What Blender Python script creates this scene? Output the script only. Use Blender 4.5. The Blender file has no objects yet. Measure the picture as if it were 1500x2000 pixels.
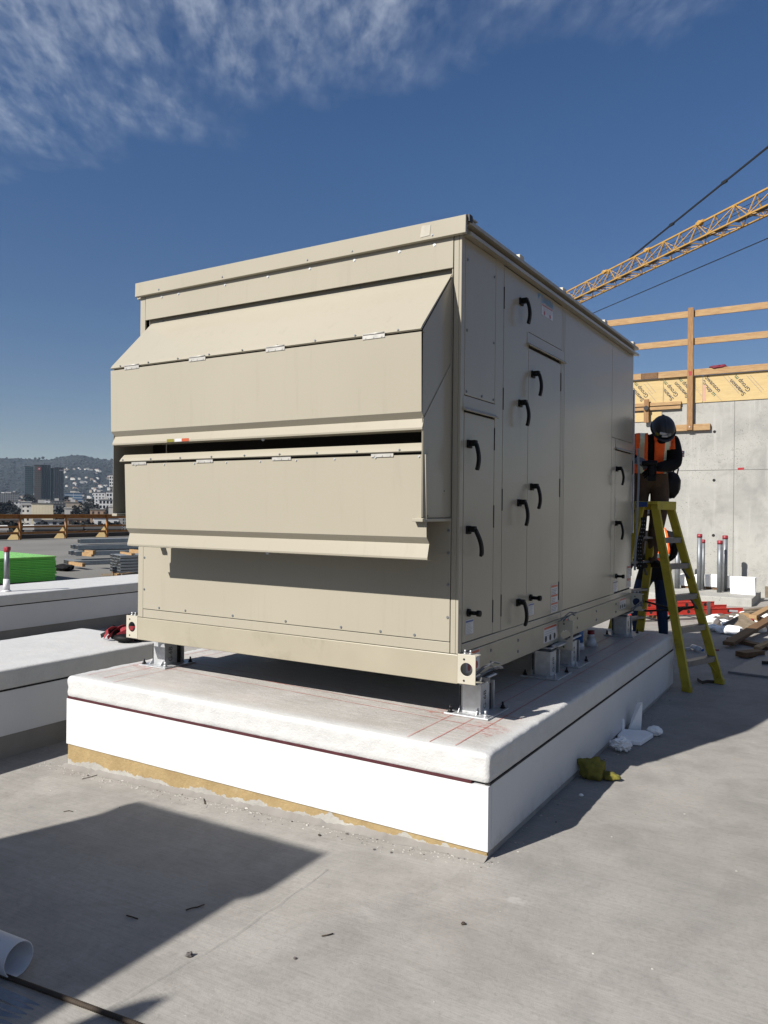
import bpy, bmesh, math, random
from mathutils import Vector as V, Matrix, noise
random.seed(7)
sc = bpy.context.scene
col = sc.collection
PI = math.pi

# ------------------------------------------------------------------ camera frame
F_PX = 1513.37
CAM = V((1.4701, -3.3744, 1.65))
CR = V((0.85311, 0.52164, 0.0098)).normalized()
CU = V((-0.01007, -0.00229, 0.99995)).normalized()
CF = CU.cross(CR).normalized()
CU = CR.cross(CF).normalized()
def ray(x, y): return CF + CR*((x-750)/F_PX) + CU*((1000-y)/F_PX)
def dep(x, y, d): return CAM + ray(x, y)*d
def onz(x, y, z=0.0):
    d = ray(x, y); return CAM + d*((z-CAM.z)/d.z)

def gz(x):                       # the deck falls gently towards the left
    t = min(1.0, max(0.0, -x/3.15))
    return -0.122*t

# ------------------------------------------------------------------ object helpers
OFF = {}
def tag(o, label=None, cat=None, group=None, kind=None):
    if label: o['label'] = label
    if cat: o['category'] = cat
    if group: o['group'] = group
    if kind: o['kind'] = kind
    return o
def thing(name, label, cat, loc, group=None):
    o = bpy.data.objects.new(name, None); col.objects.link(o)
    o.location = loc; o.empty_display_size = .1
    OFF[o.name] = V(loc)
    return tag(o, label, cat, group)

class MB:
    def __init__(s): s.v = []; s.f = []; s.m = []; s.sm = []
    def add(s, vs, fs, mi=0, smooth=False):
        b = len(s.v); s.v += [V(p) for p in vs]
        for f in fs: s.f.append([b+i for i in f]); s.m.append(mi); s.sm.append(smooth)
        return s
    def box(s, x0, x1, y0, y1, z0, z1, mi=0):
        vs = [(x0,y0,z0),(x1,y0,z0),(x1,y1,z0),(x0,y1,z0),(x0,y0,z1),(x1,y0,z1),(x1,y1,z1),(x0,y1,z1)]
        return s.add(vs, [(0,3,2,1),(4,5,6,7),(0,1,5,4),(1,2,6,5),(2,3,7,6),(3,0,4,7)], mi)
    def bar(s, p0, p1, w, t, side=(0,0,1), mi=0):
        p0, p1 = V(p0), V(p1); a = (p1-p0).normalized(); sd = V(side)
        b = (sd - a*sd.dot(a)).normalized(); c = a.cross(b)
        vs = []
        for p in (p0, p1):
            for i, j in ((-1,-1),(1,-1),(1,1),(-1,1)): vs.append(p + b*(w/2*i) + c*(t/2*j))
        return s.add(vs, [(3,2,1,0),(4,5,6,7),(0,1,5,4),(1,2,6,5),(2,3,7,6),(3,0,4,7)], mi)
    def cyl(s, p0, p1, r, n=16, r2=None, mi=0, caps=True, smooth=True):
        p0, p1 = V(p0), V(p1); r2 = r if r2 is None else r2
        a = (p1-p0).normalized(); b = a.orthogonal().normalized(); c = a.cross(b)
        vs = []
        for p, rr in ((p0, r), (p1, r2)):
            for i in range(n):
                t = 2*PI*i/n; vs.append(p + b*(rr*math.cos(t)) + c*(rr*math.sin(t)))
        s.add(vs, [(i, (i+1)%n, n+(i+1)%n, n+i) for i in range(n)], mi, smooth)
        if caps:
            b0 = len(s.v)-2*n
            s.f.append([b0+i for i in reversed(range(n))]); s.m.append(mi); s.sm.append(False)
            s.f.append([b0+n+i for i in range(n)]); s.m.append(mi); s.sm.append(False)
        return s
    def pipe(s, p0, p1, ro, ri, n=32, mi=0):      # hollow pipe
        p0, p1 = V(p0), V(p1); a = (p1-p0).normalized(); b = a.orthogonal().normalized(); c = a.cross(b)
        vs = []
        for p, rr in ((p0, ro), (p1, ro), (p1, ri), (p0, ri)):
            for i in range(n):
                t = 2*PI*i/n; vs.append(p + b*(rr*math.cos(t)) + c*(rr*math.sin(t)))
        fs = []
        for k in range(4):
            for i in range(n):
                fs.append((k*n+i, k*n+(i+1)%n, ((k+1)%4)*n+(i+1)%n, ((k+1)%4)*n+i))
        return s.add(vs, fs, mi, True)
    def tube(s, pts, r, n=8, mi=0):               # a bent tube along points, r number or list
        pts = [V(p) for p in pts]; k = len(pts); rr = r if isinstance(r, (list, tuple)) else [r]*k
        b = None; vs = []
        for i, p in enumerate(pts):
            a = (pts[min(i+1, k-1)] - pts[max(i-1, 0)]).normalized()
            b = a.orthogonal().normalized() if b is None else (b - a*b.dot(a)).normalized()
            c = a.cross(b)
            for j in range(n):
                t = 2*PI*j/n; vs.append(p + b*(rr[i]*math.cos(t)) + c*(rr[i]*math.sin(t)))
        fs = [(i*n+j, i*n+(j+1)%n, (i+1)*n+(j+1)%n, (i+1)*n+j) for i in range(k-1) for j in range(n)]
        s.add(vs, fs, mi, True)
        b0 = len(s.v)-k*n
        s.f.append([b0+j for j in reversed(range(n))]); s.m.append(mi); s.sm.append(False)
        s.f.append([b0+(k-1)*n+j for j in range(n)]); s.m.append(mi); s.sm.append(False)
        return s
    def ribbon(s, pts, w, t, side=(0,0,1), mi=0): # flat strap along points
        pts = [V(p) for p in pts]; k = len(pts); vs = []
        for i, p in enumerate(pts):
            a = (pts[min(i+1, k-1)] - pts[max(i-1, 0)]).normalized(); sd = V(side)
            b = (sd - a*sd.dot(a)).normalized(); c = a.cross(b)
            for u, q in ((-1,-1),(1,-1),(1,1),(-1,1)): vs.append(p + b*(w/2*u) + c*(t/2*q))
        fs = [(i*4+j, i*4+(j+1)%4, (i+1)*4+(j+1)%4, (i+1)*4+j) for i in range(k-1) for j in range(4)]
        fs += [(3,2,1,0), tuple((k-1)*4+j for j in range(4))]
        return s.add(vs, fs, mi)
    def prism(s, prof, ext, mi=0):                # closed polygon of 3-D points pushed along ext
        n = len(prof); e = V(ext); vs = [V(p) for p in prof] + [V(p)+e for p in prof]
        return s.add(vs, [tuple(reversed(range(n))), tuple(range(n, 2*n))] + [(i, (i+1)%n, n+(i+1)%n, n+i) for i in range(n)], mi)
    def sheet(s, pts, mi=0): return s.add(pts, [tuple(range(len(pts)))], mi)
    def blob(s, c, dims, seed=0, amp=.25, sub=2, mi=0, smooth=False, rot=None, fr=1.6):
        bm = bmesh.new(); bmesh.ops.create_icosphere(bm, subdivisions=sub, radius=1)
        o = V((seed*3.7, seed*1.3, seed*.7)); vs = []
        R = rot if rot is not None else Matrix.Identity(3)
        for v in bm.verts:
            k = 1 + amp*noise.noise(v.co*fr + o) + amp*.5*noise.noise(v.co*fr*2.6 + o)
            p = v.co*k; vs.append(V(c) + R @ V((p.x*dims[0], p.y*dims[1], p.z*dims[2])))
        fs = [tuple(v.index for v in f.verts) for f in bm.faces]; bm.free()
        return s.add(vs, fs, mi, smooth)
    def build(s, name, mats, parent=None, bevel=0, seg=2, label=None, recalc=True, smooth=False):
        if not isinstance(mats, (list, tuple)): mats = [mats]
        me = bpy.data.meshes.new(name); off = OFF.get(parent.name, V()) if parent else V()
        me.from_pydata([p-off for p in s.v], [], s.f)
        for m in mats: me.materials.append(m)
        for p, mi, sm in zip(me.polygons, s.m, s.sm): p.material_index = mi; p.use_smooth = sm or smooth
        if recalc:
            bm = bmesh.new(); bm.from_mesh(me); bmesh.ops.recalc_face_normals(bm, faces=bm.faces); bm.to_mesh(me); bm.free()
        o = bpy.data.objects.new(name, me); col.objects.link(o)
        if parent: o.parent = parent
        OFF[o.name] = V(off)
        if bevel:
            b = o.modifiers.new('bevel', 'BEVEL'); b.width = bevel; b.segments = seg; b.limit_method = 'ANGLE'; b.angle_limit = math.radians(40)
        if label: o['label'] = label
        return o
    def top(s, name, mats, label, cat, group=None, **k):   # a thing that is one mesh, origin at its base
        lo = V((min(p.x for p in s.v), min(p.y for p in s.v), min(p.z for p in s.v)))
        hi = V((max(p.x for p in s.v), max(p.y for p in s.v), 0))
        c = V(((lo.x+hi.x)/2, (lo.y+hi.y)/2, lo.z))
        s.v = [p-c for p in s.v]; o = s.build(name, mats, **k); o.location = c; OFF[o.name] = c
        return tag(o, label, cat, group)

def dup(root, loc, label=None, group=None):
    r = root.copy(); col.objects.link(r); r.location = loc
    if label: r['label'] = label
    if group: r['group'] = group
    for ch in root.children:
        c = ch.copy(); col.objects.link(c); c.parent = r
        for g in ch.children:
            d = g.copy(); col.objects.link(d); d.parent = c
    return r

def text_mb(mb, body, size, origin, xdir, ydir, mi=0, bold=False, cx=True):
    cu = bpy.data.curves.new('lettering', 'FONT'); cu.body = body; cu.size = size
    cu.align_x = 'CENTER' if cx else 'LEFT'; cu.align_y = 'CENTER'
    if bold: cu.offset = size*.018
    ob = bpy.data.objects.new('lettering', cu); col.objects.link(ob)
    dg = bpy.context.evaluated_depsgraph_get(); me = ob.evaluated_get(dg).to_mesh()
    o, x, y = V(origin), V(xdir).normalized(), V(ydir).normalized()
    mb.add([o + x*v.co.x + y*v.co.y for v in me.vertices], [tuple(p.vertices) for p in me.polygons], mi)
    ob.evaluated_get(dg).to_mesh_clear()
    bpy.data.objects.remove(ob); bpy.data.curves.remove(cu)
    return mb

# ------------------------------------------------------------------ materials
KA = .56                 # the picture is exposed for darker real-world surfaces
def S(r, g, b):          # sRGB 0-255 to linear
    def f(c):
        c /= 255.0
        return c/12.92 if c <= .04045 else ((c+.055)/1.055)**2.4
    return (f(r)*KA, f(g)*KA, f(b)*KA, 1)
class NT:
    def __init__(s, name):
        s.mat = bpy.data.materials.new(name); s.mat.use_nodes = True
        s.t = s.mat.node_tree; s.b = s.t.nodes['Principled BSDF']; s.co = None
    def n(s, typ, **k):
        o = s.t.nodes.new(typ)
        for a, v in k.items():
            if a.startswith('i_'): o.inputs[a[2:].replace('_', ' ')].default_value = v
            else: setattr(o, a, v)
        return o
    def l(s, a, b): s.t.links.new(a, b)
    def coord(s, kind='Object', scale=(1,1,1), rot=(0,0,0)):
        tc = s.n('ShaderNodeTexCoord'); mp = s.n('ShaderNodeMapping'); mp.inputs['Scale'].default_value = scale
        mp.inputs['Rotation'].default_value = rot
        s.l(tc.outputs[kind], mp.inputs[0]); return mp.outputs[0]
    def noise(s, vec, scale, detail=4, rough=.55, dist=0):
        o = s.n('ShaderNodeTexNoise'); o.inputs['Scale'].default_value = scale; o.inputs['Detail'].default_value = detail
        o.inputs['Roughness'].default_value = rough; o.inputs['Distortion'].default_value = dist
        s.l(vec, o.inputs['Vector']); return o.outputs['Fac']
    def ramp(s, fac, *stops):
        o = s.n('ShaderNodeValToRGB'); e = o.color_ramp.elements
        while len(e) < len(stops): e.new(.5)
        for el, (p, c) in zip(e, stops):
            el.position = p; el.color = c if isinstance(c, (tuple, list)) else (c, c, c, 1)
        s.l(fac, o.inputs[0]); return o.outputs[0]
    def mix(s, fac, a, b, mode='MIX'):
        o = s.n('ShaderNodeMix', data_type='RGBA', blend_type=mode)
        for sock, v in ((o.inputs['Factor'], fac), (o.inputs['A'], a), (o.inputs['B'], b)):
            pass
        fi = o.inputs[0]; ai = o.inputs[6]; bi = o.inputs[7]
        for sock, v in ((fi, fac), (ai, a), (bi, b)):
            if hasattr(v, 'is_linked'): s.l(v, sock)
            else: sock.default_value = v
        return o.outputs[2]
    def math(s, op, a, b=0.0, c=None):
        o = s.n('ShaderNodeMath', operation=op)
        for i, v in enumerate((a, b) if c is None else (a, b, c)):
            if hasattr(v, 'is_linked'): s.l(v, o.inputs[i])
            else: o.inputs[i].default_value = v
        return o.outputs[0]
    def bump(s, h, strength=.3, dist=.01):
        o = s.n('ShaderNodeBump'); o.inputs['Strength'].default_value = strength; o.inputs['Distance'].default_value = dist
        s.l(h, o.inputs['Height']); s.l(o.outputs[0], s.b.inputs['Normal']); return o
    def out(s, colr, rough=.6, metal=0, spec=.5):
        if hasattr(colr, 'is_linked'): s.l(colr, s.b.inputs['Base Color'])
        else: s.b.inputs['Base Color'].default_value = colr
        if hasattr(rough, 'is_linked'): s.l(rough, s.b.inputs['Roughness'])
        else: s.b.inputs['Roughness'].default_value = rough
        s.b.inputs['Metallic'].default_value = metal; s.b.inputs['Specular IOR Level'].default_value = spec
        return s.mat
def dk(c, k): return (c[0]*k, c[1]*k, c[2]*k, 1)
def pm(name, c, rough=.6, metal=0, var=.12, scale=6, bump=.1, bscale=80, spec=.5, dirt=None):
    t = NT(name); v = t.coord(); n1 = t.noise(v, scale, 5); r = t.ramp(n1, (.3, dk(c, 1-var)), (.7, dk(c, 1+var)))
    if dirt:
        n2 = t.noise(v, scale*.6, 6, .7, .6); r = t.mix(t.ramp(n2, (.55, 0.), (.75, dirt[1])), r, dirt[0])
    n3 = t.noise(v, bscale, 3)
    if bump: t.bump(n3, bump, .004)
    return t.out(r, t.ramp(n1, (.3, max(0, rough-.06)), (.7, min(1, rough+.06))), metal, spec)
def wood(name, c, c2, sc_=(1,1,1), rough=.75):
    t = NT(name); v = t.coord(scale=sc_); n1 = t.noise(v, 5, 6, .6, .4); n2 = t.noise(v, 1.3, 3)
    r = t.ramp(n1, (.3, c2), (.65, c)); r = t.mix(t.ramp(n2, (.45, 0.), (.7, .5)), r, dk(c, .8))
    t.bump(n1, .25, .004); return t.out(r, rough, 0, .3)
M = {}
# paints and metals
def cream():
    t = NT('cream_paint'); v = t.coord(); n1 = t.noise(v, .9, 4, .5); n2 = t.noise(v, 2.2, 7, .7, 1.0)
    c = S(191, 184, 166)
    r = t.ramp(n1, (.3, dk(c, .965)), (.7, dk(c, 1.03)))
    r = t.mix(t.ramp(t.noise(v, .5, 3, .5), (.5, 0.), (.8, .12)), r, S(170, 160, 140))
    sk = t.noise(t.coord(scale=(7, 7, .5)), 2.2, 6, .7, .2); r = t.mix(t.ramp(sk, (.56, 0.), (.74, .20)), r, S(158, 150, 134))
    r = t.mix(t.ramp(t.noise(v, 30, 5, .75), (.66, 0.), (.78, .12)), r, S(150, 140, 122))
    n3 = t.noise(v, 1.7, 2); t.bump(n3, .07, .03)
    return t.out(r, t.ramp(n1, (.3, .19), (.75, .26)), 0, .25)
M['cream'] = cream()
M['cream_rail'] = pm('cream_rail', S(186, 178, 157), .36, 0, .05, 3, .05, 40, .5, (S(118, 106, 90), .5))
M['cream_light'] = pm('cream_bracket', S(214, 208, 190), .45, 0, .04, 5, .03, 60)
M['galv'] = pm('galvanised_steel', (.42,.43,.44,1), .4, .4, .16, 22, .06, 60)
M['galv_dull'] = pm('galvanised_conduit', S(150, 154, 158), .5, .55, .14, 16, .06, 60)
M['dark_steel'] = pm('dark_steel', S(52, 52, 54), .5, .5, .2, 20, .1, 60)
M['black'] = pm('black_plastic', S(12, 12, 12), .6, 0, .1, 10, .04, 90, .2)
M['rubber'] = pm('rubber', S(26, 26, 27), .8, 0, .1, 10, .1, 90)
M['screen'] = pm('shade_dark_screen', S(64, 60, 54), .9, 0, .2, 30, .1, 120)
M['gap'] = pm('seam_shade', S(48, 46, 43), .8, 0, .1, 10, 0)  # dark tone stands in for the shade down in the panel seams
M['white_label'] = pm('sticker_white', S(228, 228, 230), .4, 0, .02, 6, 0)
M['orange_label'] = pm('sticker_orange', S(205, 92, 48), .4, 0, .02, 6, 0)
M['blue_label'] = pm('sticker_blue', S(40, 84, 160), .4, 0, .02, 6, 0)
M['logo_blue'] = pm('logo_blue', S(40, 150, 205), .4, 0, .02, 6, 0)
M['ink'] = pm('black_ink', S(30, 30, 34), .6, 0, .05, 6, 0)
M['ink_grey'] = pm('small_print', S(120, 120, 130), .6, 0, .05, 6, 0)
M['green_ink'] = pm('green_ink', S(40, 92, 60), .6, 0, .05, 6, 0)
M['red_label'] = pm('sticker_red', S(178, 40, 48), .4, 0, .02, 6, 0)
M['tape'] = pm('clear_tape', S(206, 200, 184), .2, 0, .03, 20, .2, 60)
# deck and pads
def deck():
    t = NT('deck_concrete'); v = t.coord()
    big = t.noise(v, .35, 5, .6, .5); mid = t.noise(v, 2.4, 7, .68, .3); fine = t.noise(v, 42, 5, .7); grit = t.noise(v, 260, 2, .6)
    st = t.noise(t.coord(scale=(1.2, 46, 1), rot=(0,0,math.radians(-6))), 2.2, 6, .7, .2)
    st2 = t.noise(t.coord(scale=(3, 170, 1), rot=(0,0,math.radians(-6))), 2.0, 4, .7, .1)
    c = t.ramp(big, (.3, S(178, 174, 166)), (.5, S(189, 185, 178)), (.72, S(199, 195, 188)))
    c = t.mix(t.ramp(mid, (.33, .55), (.56, 0.)), c, S(146, 143, 138))
    c = t.mix(t.ramp(mid, (.58, 0.), (.74, .55)), c, S(200, 197, 190))
    c = t.mix(t.ramp(fine, (.28, .4), (.5, 0.)), c, S(140, 136, 129))
    c = t.mix(t.ramp(st, (.42, .15), (.56, 0.)), c, S(120, 117, 112))
    c = t.mix(t.ramp(st2, (.40, .10), (.55, 0.)), c, S(116, 113, 108))
    c = t.mix(t.ramp(grit, (.60, 0.), (.74, .45)), c, S(196, 191, 182))
    c = t.mix(t.ramp(grit, (.24, .4), (.38, 0.)), c, S(112, 108, 102))
    pk = t.noise(v, .8, 3, .5); c = t.mix(t.ramp(pk, (.52, 0.), (.7, .09)), c, S(182, 164, 152))
    stn = t.noise(v, 1.15, 8, .66, 1.2); c = t.mix(t.ramp(stn, (.50, 0.), (.54, .20), (.60, .06), (.75, .16)), c, S(146, 141, 133))
    sw = t.noise(t.coord(scale=(.5, 2.6, 1), rot=(0,0,.6)), 1.6, 7, .72, .8); c = t.mix(t.ramp(sw, (.56, 0.), (.72, .35)), c, S(208, 205, 198))
    # pale paint and plaster splashes
    vo = t.n('ShaderNodeTexVoronoi', feature='F1'); vo.inputs['Scale'].default_value = 2.3
    dn = t.n('ShaderNodeMix', data_type='RGBA', blend_type='ADD'); dn.inputs[0].default_value = .35
    nn = t.n('ShaderNodeTexNoise'); nn.inputs['Scale'].default_value = 9; nn.inputs['Detail'].default_value = 5; t.l(v, nn.inputs['Vector'])
    t.l(v, dn.inputs[6]); t.l(nn.outputs['Color'], dn.inputs[7]); t.l(dn.outputs[2], vo.inputs['Vector'])
    spot = t.math('MULTIPLY', t.ramp(vo.outputs['Distance'], (.05, .6), (.13, 0.)), t.ramp(t.noise(v, 1.1, 3), (.5, 0.), (.62, 1.)))
    c = t.mix(spot, c, S(206, 202, 196))
    # hairline cracks
    vc = t.n('ShaderNodeTexVoronoi', feature='DISTANCE_TO_EDGE'); vc.inputs['Scale'].default_value = .42
    d2 = t.n('ShaderNodeMix', data_type='RGBA', blend_type='ADD'); d2.inputs[0].default_value = .5
    n4 = t.n('ShaderNodeTexNoise'); n4.inputs['Scale'].default_value = 2.4; n4.inputs['Detail'].default_value = 6; t.l(v, n4.inputs['Vector'])
    t.l(v, d2.inputs[6]); t.l(n4.outputs['Color'], d2.inputs[7]); t.l(d2.outputs[2], vc.inputs['Vector'])
    cr = t.math('MULTIPLY', t.ramp(vc.outputs['Distance'], (.0015, .10), (.004, 0.)), t.ramp(t.noise(v, .7, 2), (.5, 0.), (.6, 1.)))
    c = t.mix(cr, c, S(98, 94, 88))
    h = t.math('ADD', t.math('MULTIPLY', grit, .5), t.math('ADD', t.math('MULTIPLY', st2, .6), t.math('MULTIPLY', fine, .8)))
    t.bump(h, .42, .006)
    return t.out(c, t.ramp(mid, (.3, .78), (.7, .92)), 0, .3)
M['deck'] = deck()
def curb():          # raw concrete base of the pads with a band of yellow primer and grey patching
    t = NT('curb_concrete'); v = t.coord(); n1 = t.noise(v, 3, 6, .65); n2 = t.noise(v, 60, 3)
    c = t.ramp(n1, (.3, S(168, 165, 158)), (.7, S(212, 209, 202)))
    sx = t.n('ShaderNodeSeparateXYZ'); t.l(v, sx.inputs[0])
    wob = t.noise(t.coord(scale=(1, .01, .35)), 2.6, 5, .7)
    # primer covers from the top of the band down to a ragged edge that climbs towards the near corner
    e = t.math('ADD', t.math('MULTIPLY', sx.outputs['X'], .030), t.math('MULTIPLY', t.math('SUBTRACT', wob, .5), .24))
    e = t.math('ADD', e, .022)
    m = t.math('GREATER_THAN', sx.outputs['Z'], e)
    ye = t.ramp(t.noise(v, 6, 6, .7), (.3, S(166, 142, 100)), (.6, S(188, 164, 118)), (.8, S(200, 184, 148)))
    ye = t.mix(t.ramp(t.noise(v, 34, 5, .8), (.62, 0.), (.72, .6)), ye, S(205, 196, 176))
    c = t.mix(t.math('MULTIPLY', m, t.math('LESS_THAN', sx.outputs['Y'], .02)), c, ye)
    t.bump(t.math('ADD', n2, t.noise(v, 14, 5)), .5, .008); return t.out(c, .88, 0, .3)
M['curb'] = curb()
M['curb_plain'] = pm('plain_curb_concrete', S(160,156,150), .9, 0, .12, 3, .4, 30, .3, (S(120,116,110), .5))
def foam():
    t = NT('white_foam_board'); v = t.coord(); n1 = t.noise(v, 2.2, 5, .6); n2 = t.noise(v, 150, 2)
    c = t.ramp(n1, (.3, (.485,.49,.495,1)), (.7, (.525,.53,.53,1)))
    c = t.mix(t.ramp(t.noise(v, 5, 6, .75, .5), (.62, 0.), (.8, .3)), c, (.40,.40,.39,1))
    sz = t.n('ShaderNodeSeparateXYZ'); t.l(v, sz.inputs[0]); mud = t.math('MULTIPLY', t.ramp(sz.outputs['Z'], (.04, 1.), (.14, 0.)), t.ramp(t.noise(v, 11, 6, .75), (.48, 0.), (.7, .55))); c = t.mix(mud, c, (.30,.285,.26,1))
    t.bump(t.math('ADD', n2, t.math('MULTIPLY', n1, 2)), .05, .004); return t.out(c, .7, 0, .3)
M['foam'] = foam()
def coat():          # brushed white coating, thin over the middle of the pad tops
    t = NT('white_coating'); v = t.coord(); n1 = t.noise(v, 1.6, 6, .65, .4); n2 = t.noise(v, 70, 4, .7)
    br = t.noise(t.coord(scale=(3, 26, 3), rot=(0,0,.35)), 3, 6, .75, .3)
    w = t.ramp(t.noise(v, 9, 6, .7), (.3, (.42,.42,.412,1)), (.6, (.465,.465,.456,1)))
    at = t.n('ShaderNodeAttribute', attribute_name='bare'); bare = at.outputs['Fac']
    g = t.ramp(n1, (.3, (.30,.285,.26,1)), (.55, (.37,.35,.325,1)), (.75, (.42,.385,.355,1)))
    g = t.mix(t.ramp(br, (.46, 0.), (.66, .6)), g, (.50,.49,.475,1))
    g = t.mix(t.ramp(n2, (.3, .3), (.45, 0.)), g, (.24,.225,.20,1))
    rg = t.math('ADD', bare, t.math('MULTIPLY', t.math('SUBTRACT', br, .5), .9))
    c = t.mix(t.ramp(rg, (.35, 0.), (.75, 1.)), w, g)
    t.bump(t.math('ADD', t.math('MULTIPLY', n2, .9), t.math('ADD', t.math('MULTIPLY', t.noise(v, 24, 4, .6), .8), br)), .45, .007)
    return t.out(c, t.ramp(n1, (.3, .45), (.7, .65)), 0, .4)
M['coat'] = coat()
M['joint_red'] = pm('dark_red_tape', S(84, 28, 36), .6, 0, .2, 20, .05, 60)
M['joint_black'] = pm('black_joint', S(30, 28, 28), .8, 0, .2, 20, .05, 60)
def chalk():
    t = NT('red_chalk'); v = t.coord(); n = t.noise(v, 40, 5, .8)
    c = t.ramp(n, (.35, (.46,.09,.07,1)), (.65, (.46,.22,.18,1))); return t.out(c, .9, 0, .2)
M['chalk'] = chalk()
def smear():
    t = NT('red_chalk_smear'); v = t.coord(scale=(1, 3, 1), rot=(0,0,.3)); n = t.noise(v, 16, 6, .8)
    t.b.inputs['Base Color'].default_value = (.48,.12,.085,1); t.b.inputs['Roughness'].default_value = .9
    t.l(t.ramp(n, (.5, 0.), (.68, .7)), t.b.inputs['Alpha']); return t.mat
M['smear'] = smear()
def wallc():
    t = NT('formed_concrete'); v = t.coord()
    n1 = t.noise(v, .55, 6, .62, .6); n2 = t.noise(v, 3.2, 7, .72, .4); n3 = t.noise(v, 38, 4, .7)
    dr = t.noise(t.coord(scale=(5, 5, .35)), 1.6, 5, .65)
    c = t.ramp(n1, (.32, S(164, 164, 160)), (.5, S(188, 187, 181)), (.66, S(200, 198, 191)))
    c = t.mix(t.ramp(n2, (.50, 0.), (.68, .38)), c, S(140, 140, 137))
    c = t.mix(t.ramp(dr, (.54, 0.), (.7, .6)), c, S(208, 207, 202))
    sp = t.math('MULTIPLY', t.ramp(n3, (.30, 1.), (.42, 0.)), t.ramp(t.noise(v, .9, 4, .6, .8), (.44, 0.), (.56, 1.)))
    c = t.mix(t.math('MULTIPLY', sp, .85), c, S(92, 92, 90))
    t.bump(t.math('ADD', n3, n2), .3, .006); return t.out(c, .85, 0, .3)
M['wallc'] = wallc()
M['seam'] = pm('form_seam', S(128, 127, 123), .9, 0, .2, 9, .1, 60)
M['hole'] = pm('tie_hole', S(34, 33, 32), .9, 0, .1, 9, 0)
M['ply'] = wood('plywood_overlay', S(226, 200, 146), S(212, 184, 128), (1, 1, 6))
M['ply_edge'] = pm('pink_overlay', S(216, 172, 150), .8, 0, .1, 6, .1)
M['lumber'] = wood('lumber', S(204, 170, 124), S(166, 126, 84), (1.2, 12, 12))
M['lumber_v'] = wood('lumber_upright', S(182, 142, 98), S(138, 100, 64), (12, 12, 1.2))
M['lumber_dark'] = wood('weathered_lumber', S(142, 108, 76), S(98, 72, 50), (3, 9, 9))
M['lumber_grey'] = wood('grey_lumber', S(150, 136, 116), S(112, 100, 84), (3, 9, 9))
M['yellow'] = pm('yellow_fibreglass', (.36,.29,.025,1), .5, 0, .12, 10, .08, 50, .4, (S(92, 80, 40), .7))
M['alu'] = pm('scuffed_aluminium', S(148, 146, 144), .45, .55, .14, 14, .1, 60, .5, (S(96, 90, 84), .5))
M['red'] = pm('red_fibreglass', S(214, 62, 48), .45, 0, .1, 8, .05, 60)
M['red_cap'] = pm('red_plastic_cap', S(162, 46, 58), .45, 0, .08, 8, .03, 60)
M['white_pvc'] = pm('white_pvc', (.50,.50,.52,1), .38, 0, .04, 8, .03, 60)
M['crumb'] = pm('mortar_crumb', S(214, 210, 202), .9, 0, .1, 8, 0)
M['eps'] = pm('expanded_foam', (.78,.78,.77,1), .8, 0, .04, 8, .5, 55)
M['green'] = pm('green_insulation', (.135,.52,.07,1), .7, 0, .08, 8, .1, 50)
M['green_top'] = pm('green_insulation_lit', (.20,.50,.085,1), .3, 0, .1, 8, .2, 14)  # paler copy of the board green, light on the stack top put into the colour
M['cloth_olive'] = pm('olive_cloth', (.135,.122,.018,1), .95, 0, .25, 18, .5, 90)
M['rust'] = pm('rusty_rebar', S(78, 66, 54), .8, .2, .3, 30, .4, 120)
M['stud'] = pm('steel_stud', (.24,.26,.27,1), .45, .3, .16, 10, .1, 40)
M['stud_dark'] = pm('stud_end_shade', S(40, 42, 44), .7, .2, .2, 10, .1, 40)
M['crane'] = pm('crane_yellow', S(210, 164, 84), .5, 0, .10, 2, 0, 40, .5, (S(186, 122, 70), .3))
M['cable'] = pm('steel_cable', S(38, 40, 44), .6, .3, .1, 2, 0)
M['grating'] = pm('walkway_grating', S(120, 124, 126), .6, .4, .1, 2, 0)
M['blue_pl'] = pm('blue_plastic', S(44, 110, 190), .4, 0, .06, 8, .03, 60)
M['red_strap'] = pm('red_webbing', S(172, 48, 62), .85, 0, .15, 20, .3, 120)
M['gravel'] = pm('grey_rubble', S(104, 98, 96), .95, 0, .25, 20, .6, 60)
M['sheetmetal'] = pm('grey_sheet', S(150, 152, 154), .6, .1, .14, 5, .15, 30, .4, (S(110, 108, 104), .6))
M['maroon'] = pm('maroon_cloth', S(128, 24, 52), .8, 0, .3, 10, .3, 30)
M['zinc'] = pm('bright_zinc', (.35,.34,.315,1), .45, .2, .08, 22, .04, 60)
M['cloth_grey'] = pm('dark_kerb_membrane', S(84, 84, 86), .9, 0, .15, 1, .1, 20)
M['far_deck'] = pm('grey_deck_membrane', S(138, 136, 131), .9, 0, .14, .35, .2, 30, .3, (S(108, 106, 102), .6))
M['strip'] = pm('shiny_metal_strip', (.16,.17,.18,1), .18, .6, .2, 20, .1, 40)
# ================================================================== setting: deck, city ground
mb = MB()
for x0, x1 in ((-36.6, -3.15), (-3.15, 0), (0, 3.6)):  # right strip ends early to cut sunlit deck bounce onto the unit
    y0, y1 = -30, 45
    mb.add([(x0,y0,gz(x0)),(x1,y0,gz(x1)),(x1,y1,gz(x1)),(x0,y1,gz(x0))], [(0,1,2,3)])
deck_o = mb.build('roof_deck', M['deck']); m = MB(); m.add([(-36.6,-30,-.118),(-9.9,-30,-.118),(-9.9,45,-.118),(-36.6,45,-.118)], [(0,1,2,3)]); fd = m.build('far_deck', M['far_deck']); tag(fd, 'darker grey part of the roof deck beyond the far left pad', 'roof deck', kind='structure')
tag(deck_o, 'grey broom finished concrete roof deck under everything', 'roof deck', kind='structure')

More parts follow.
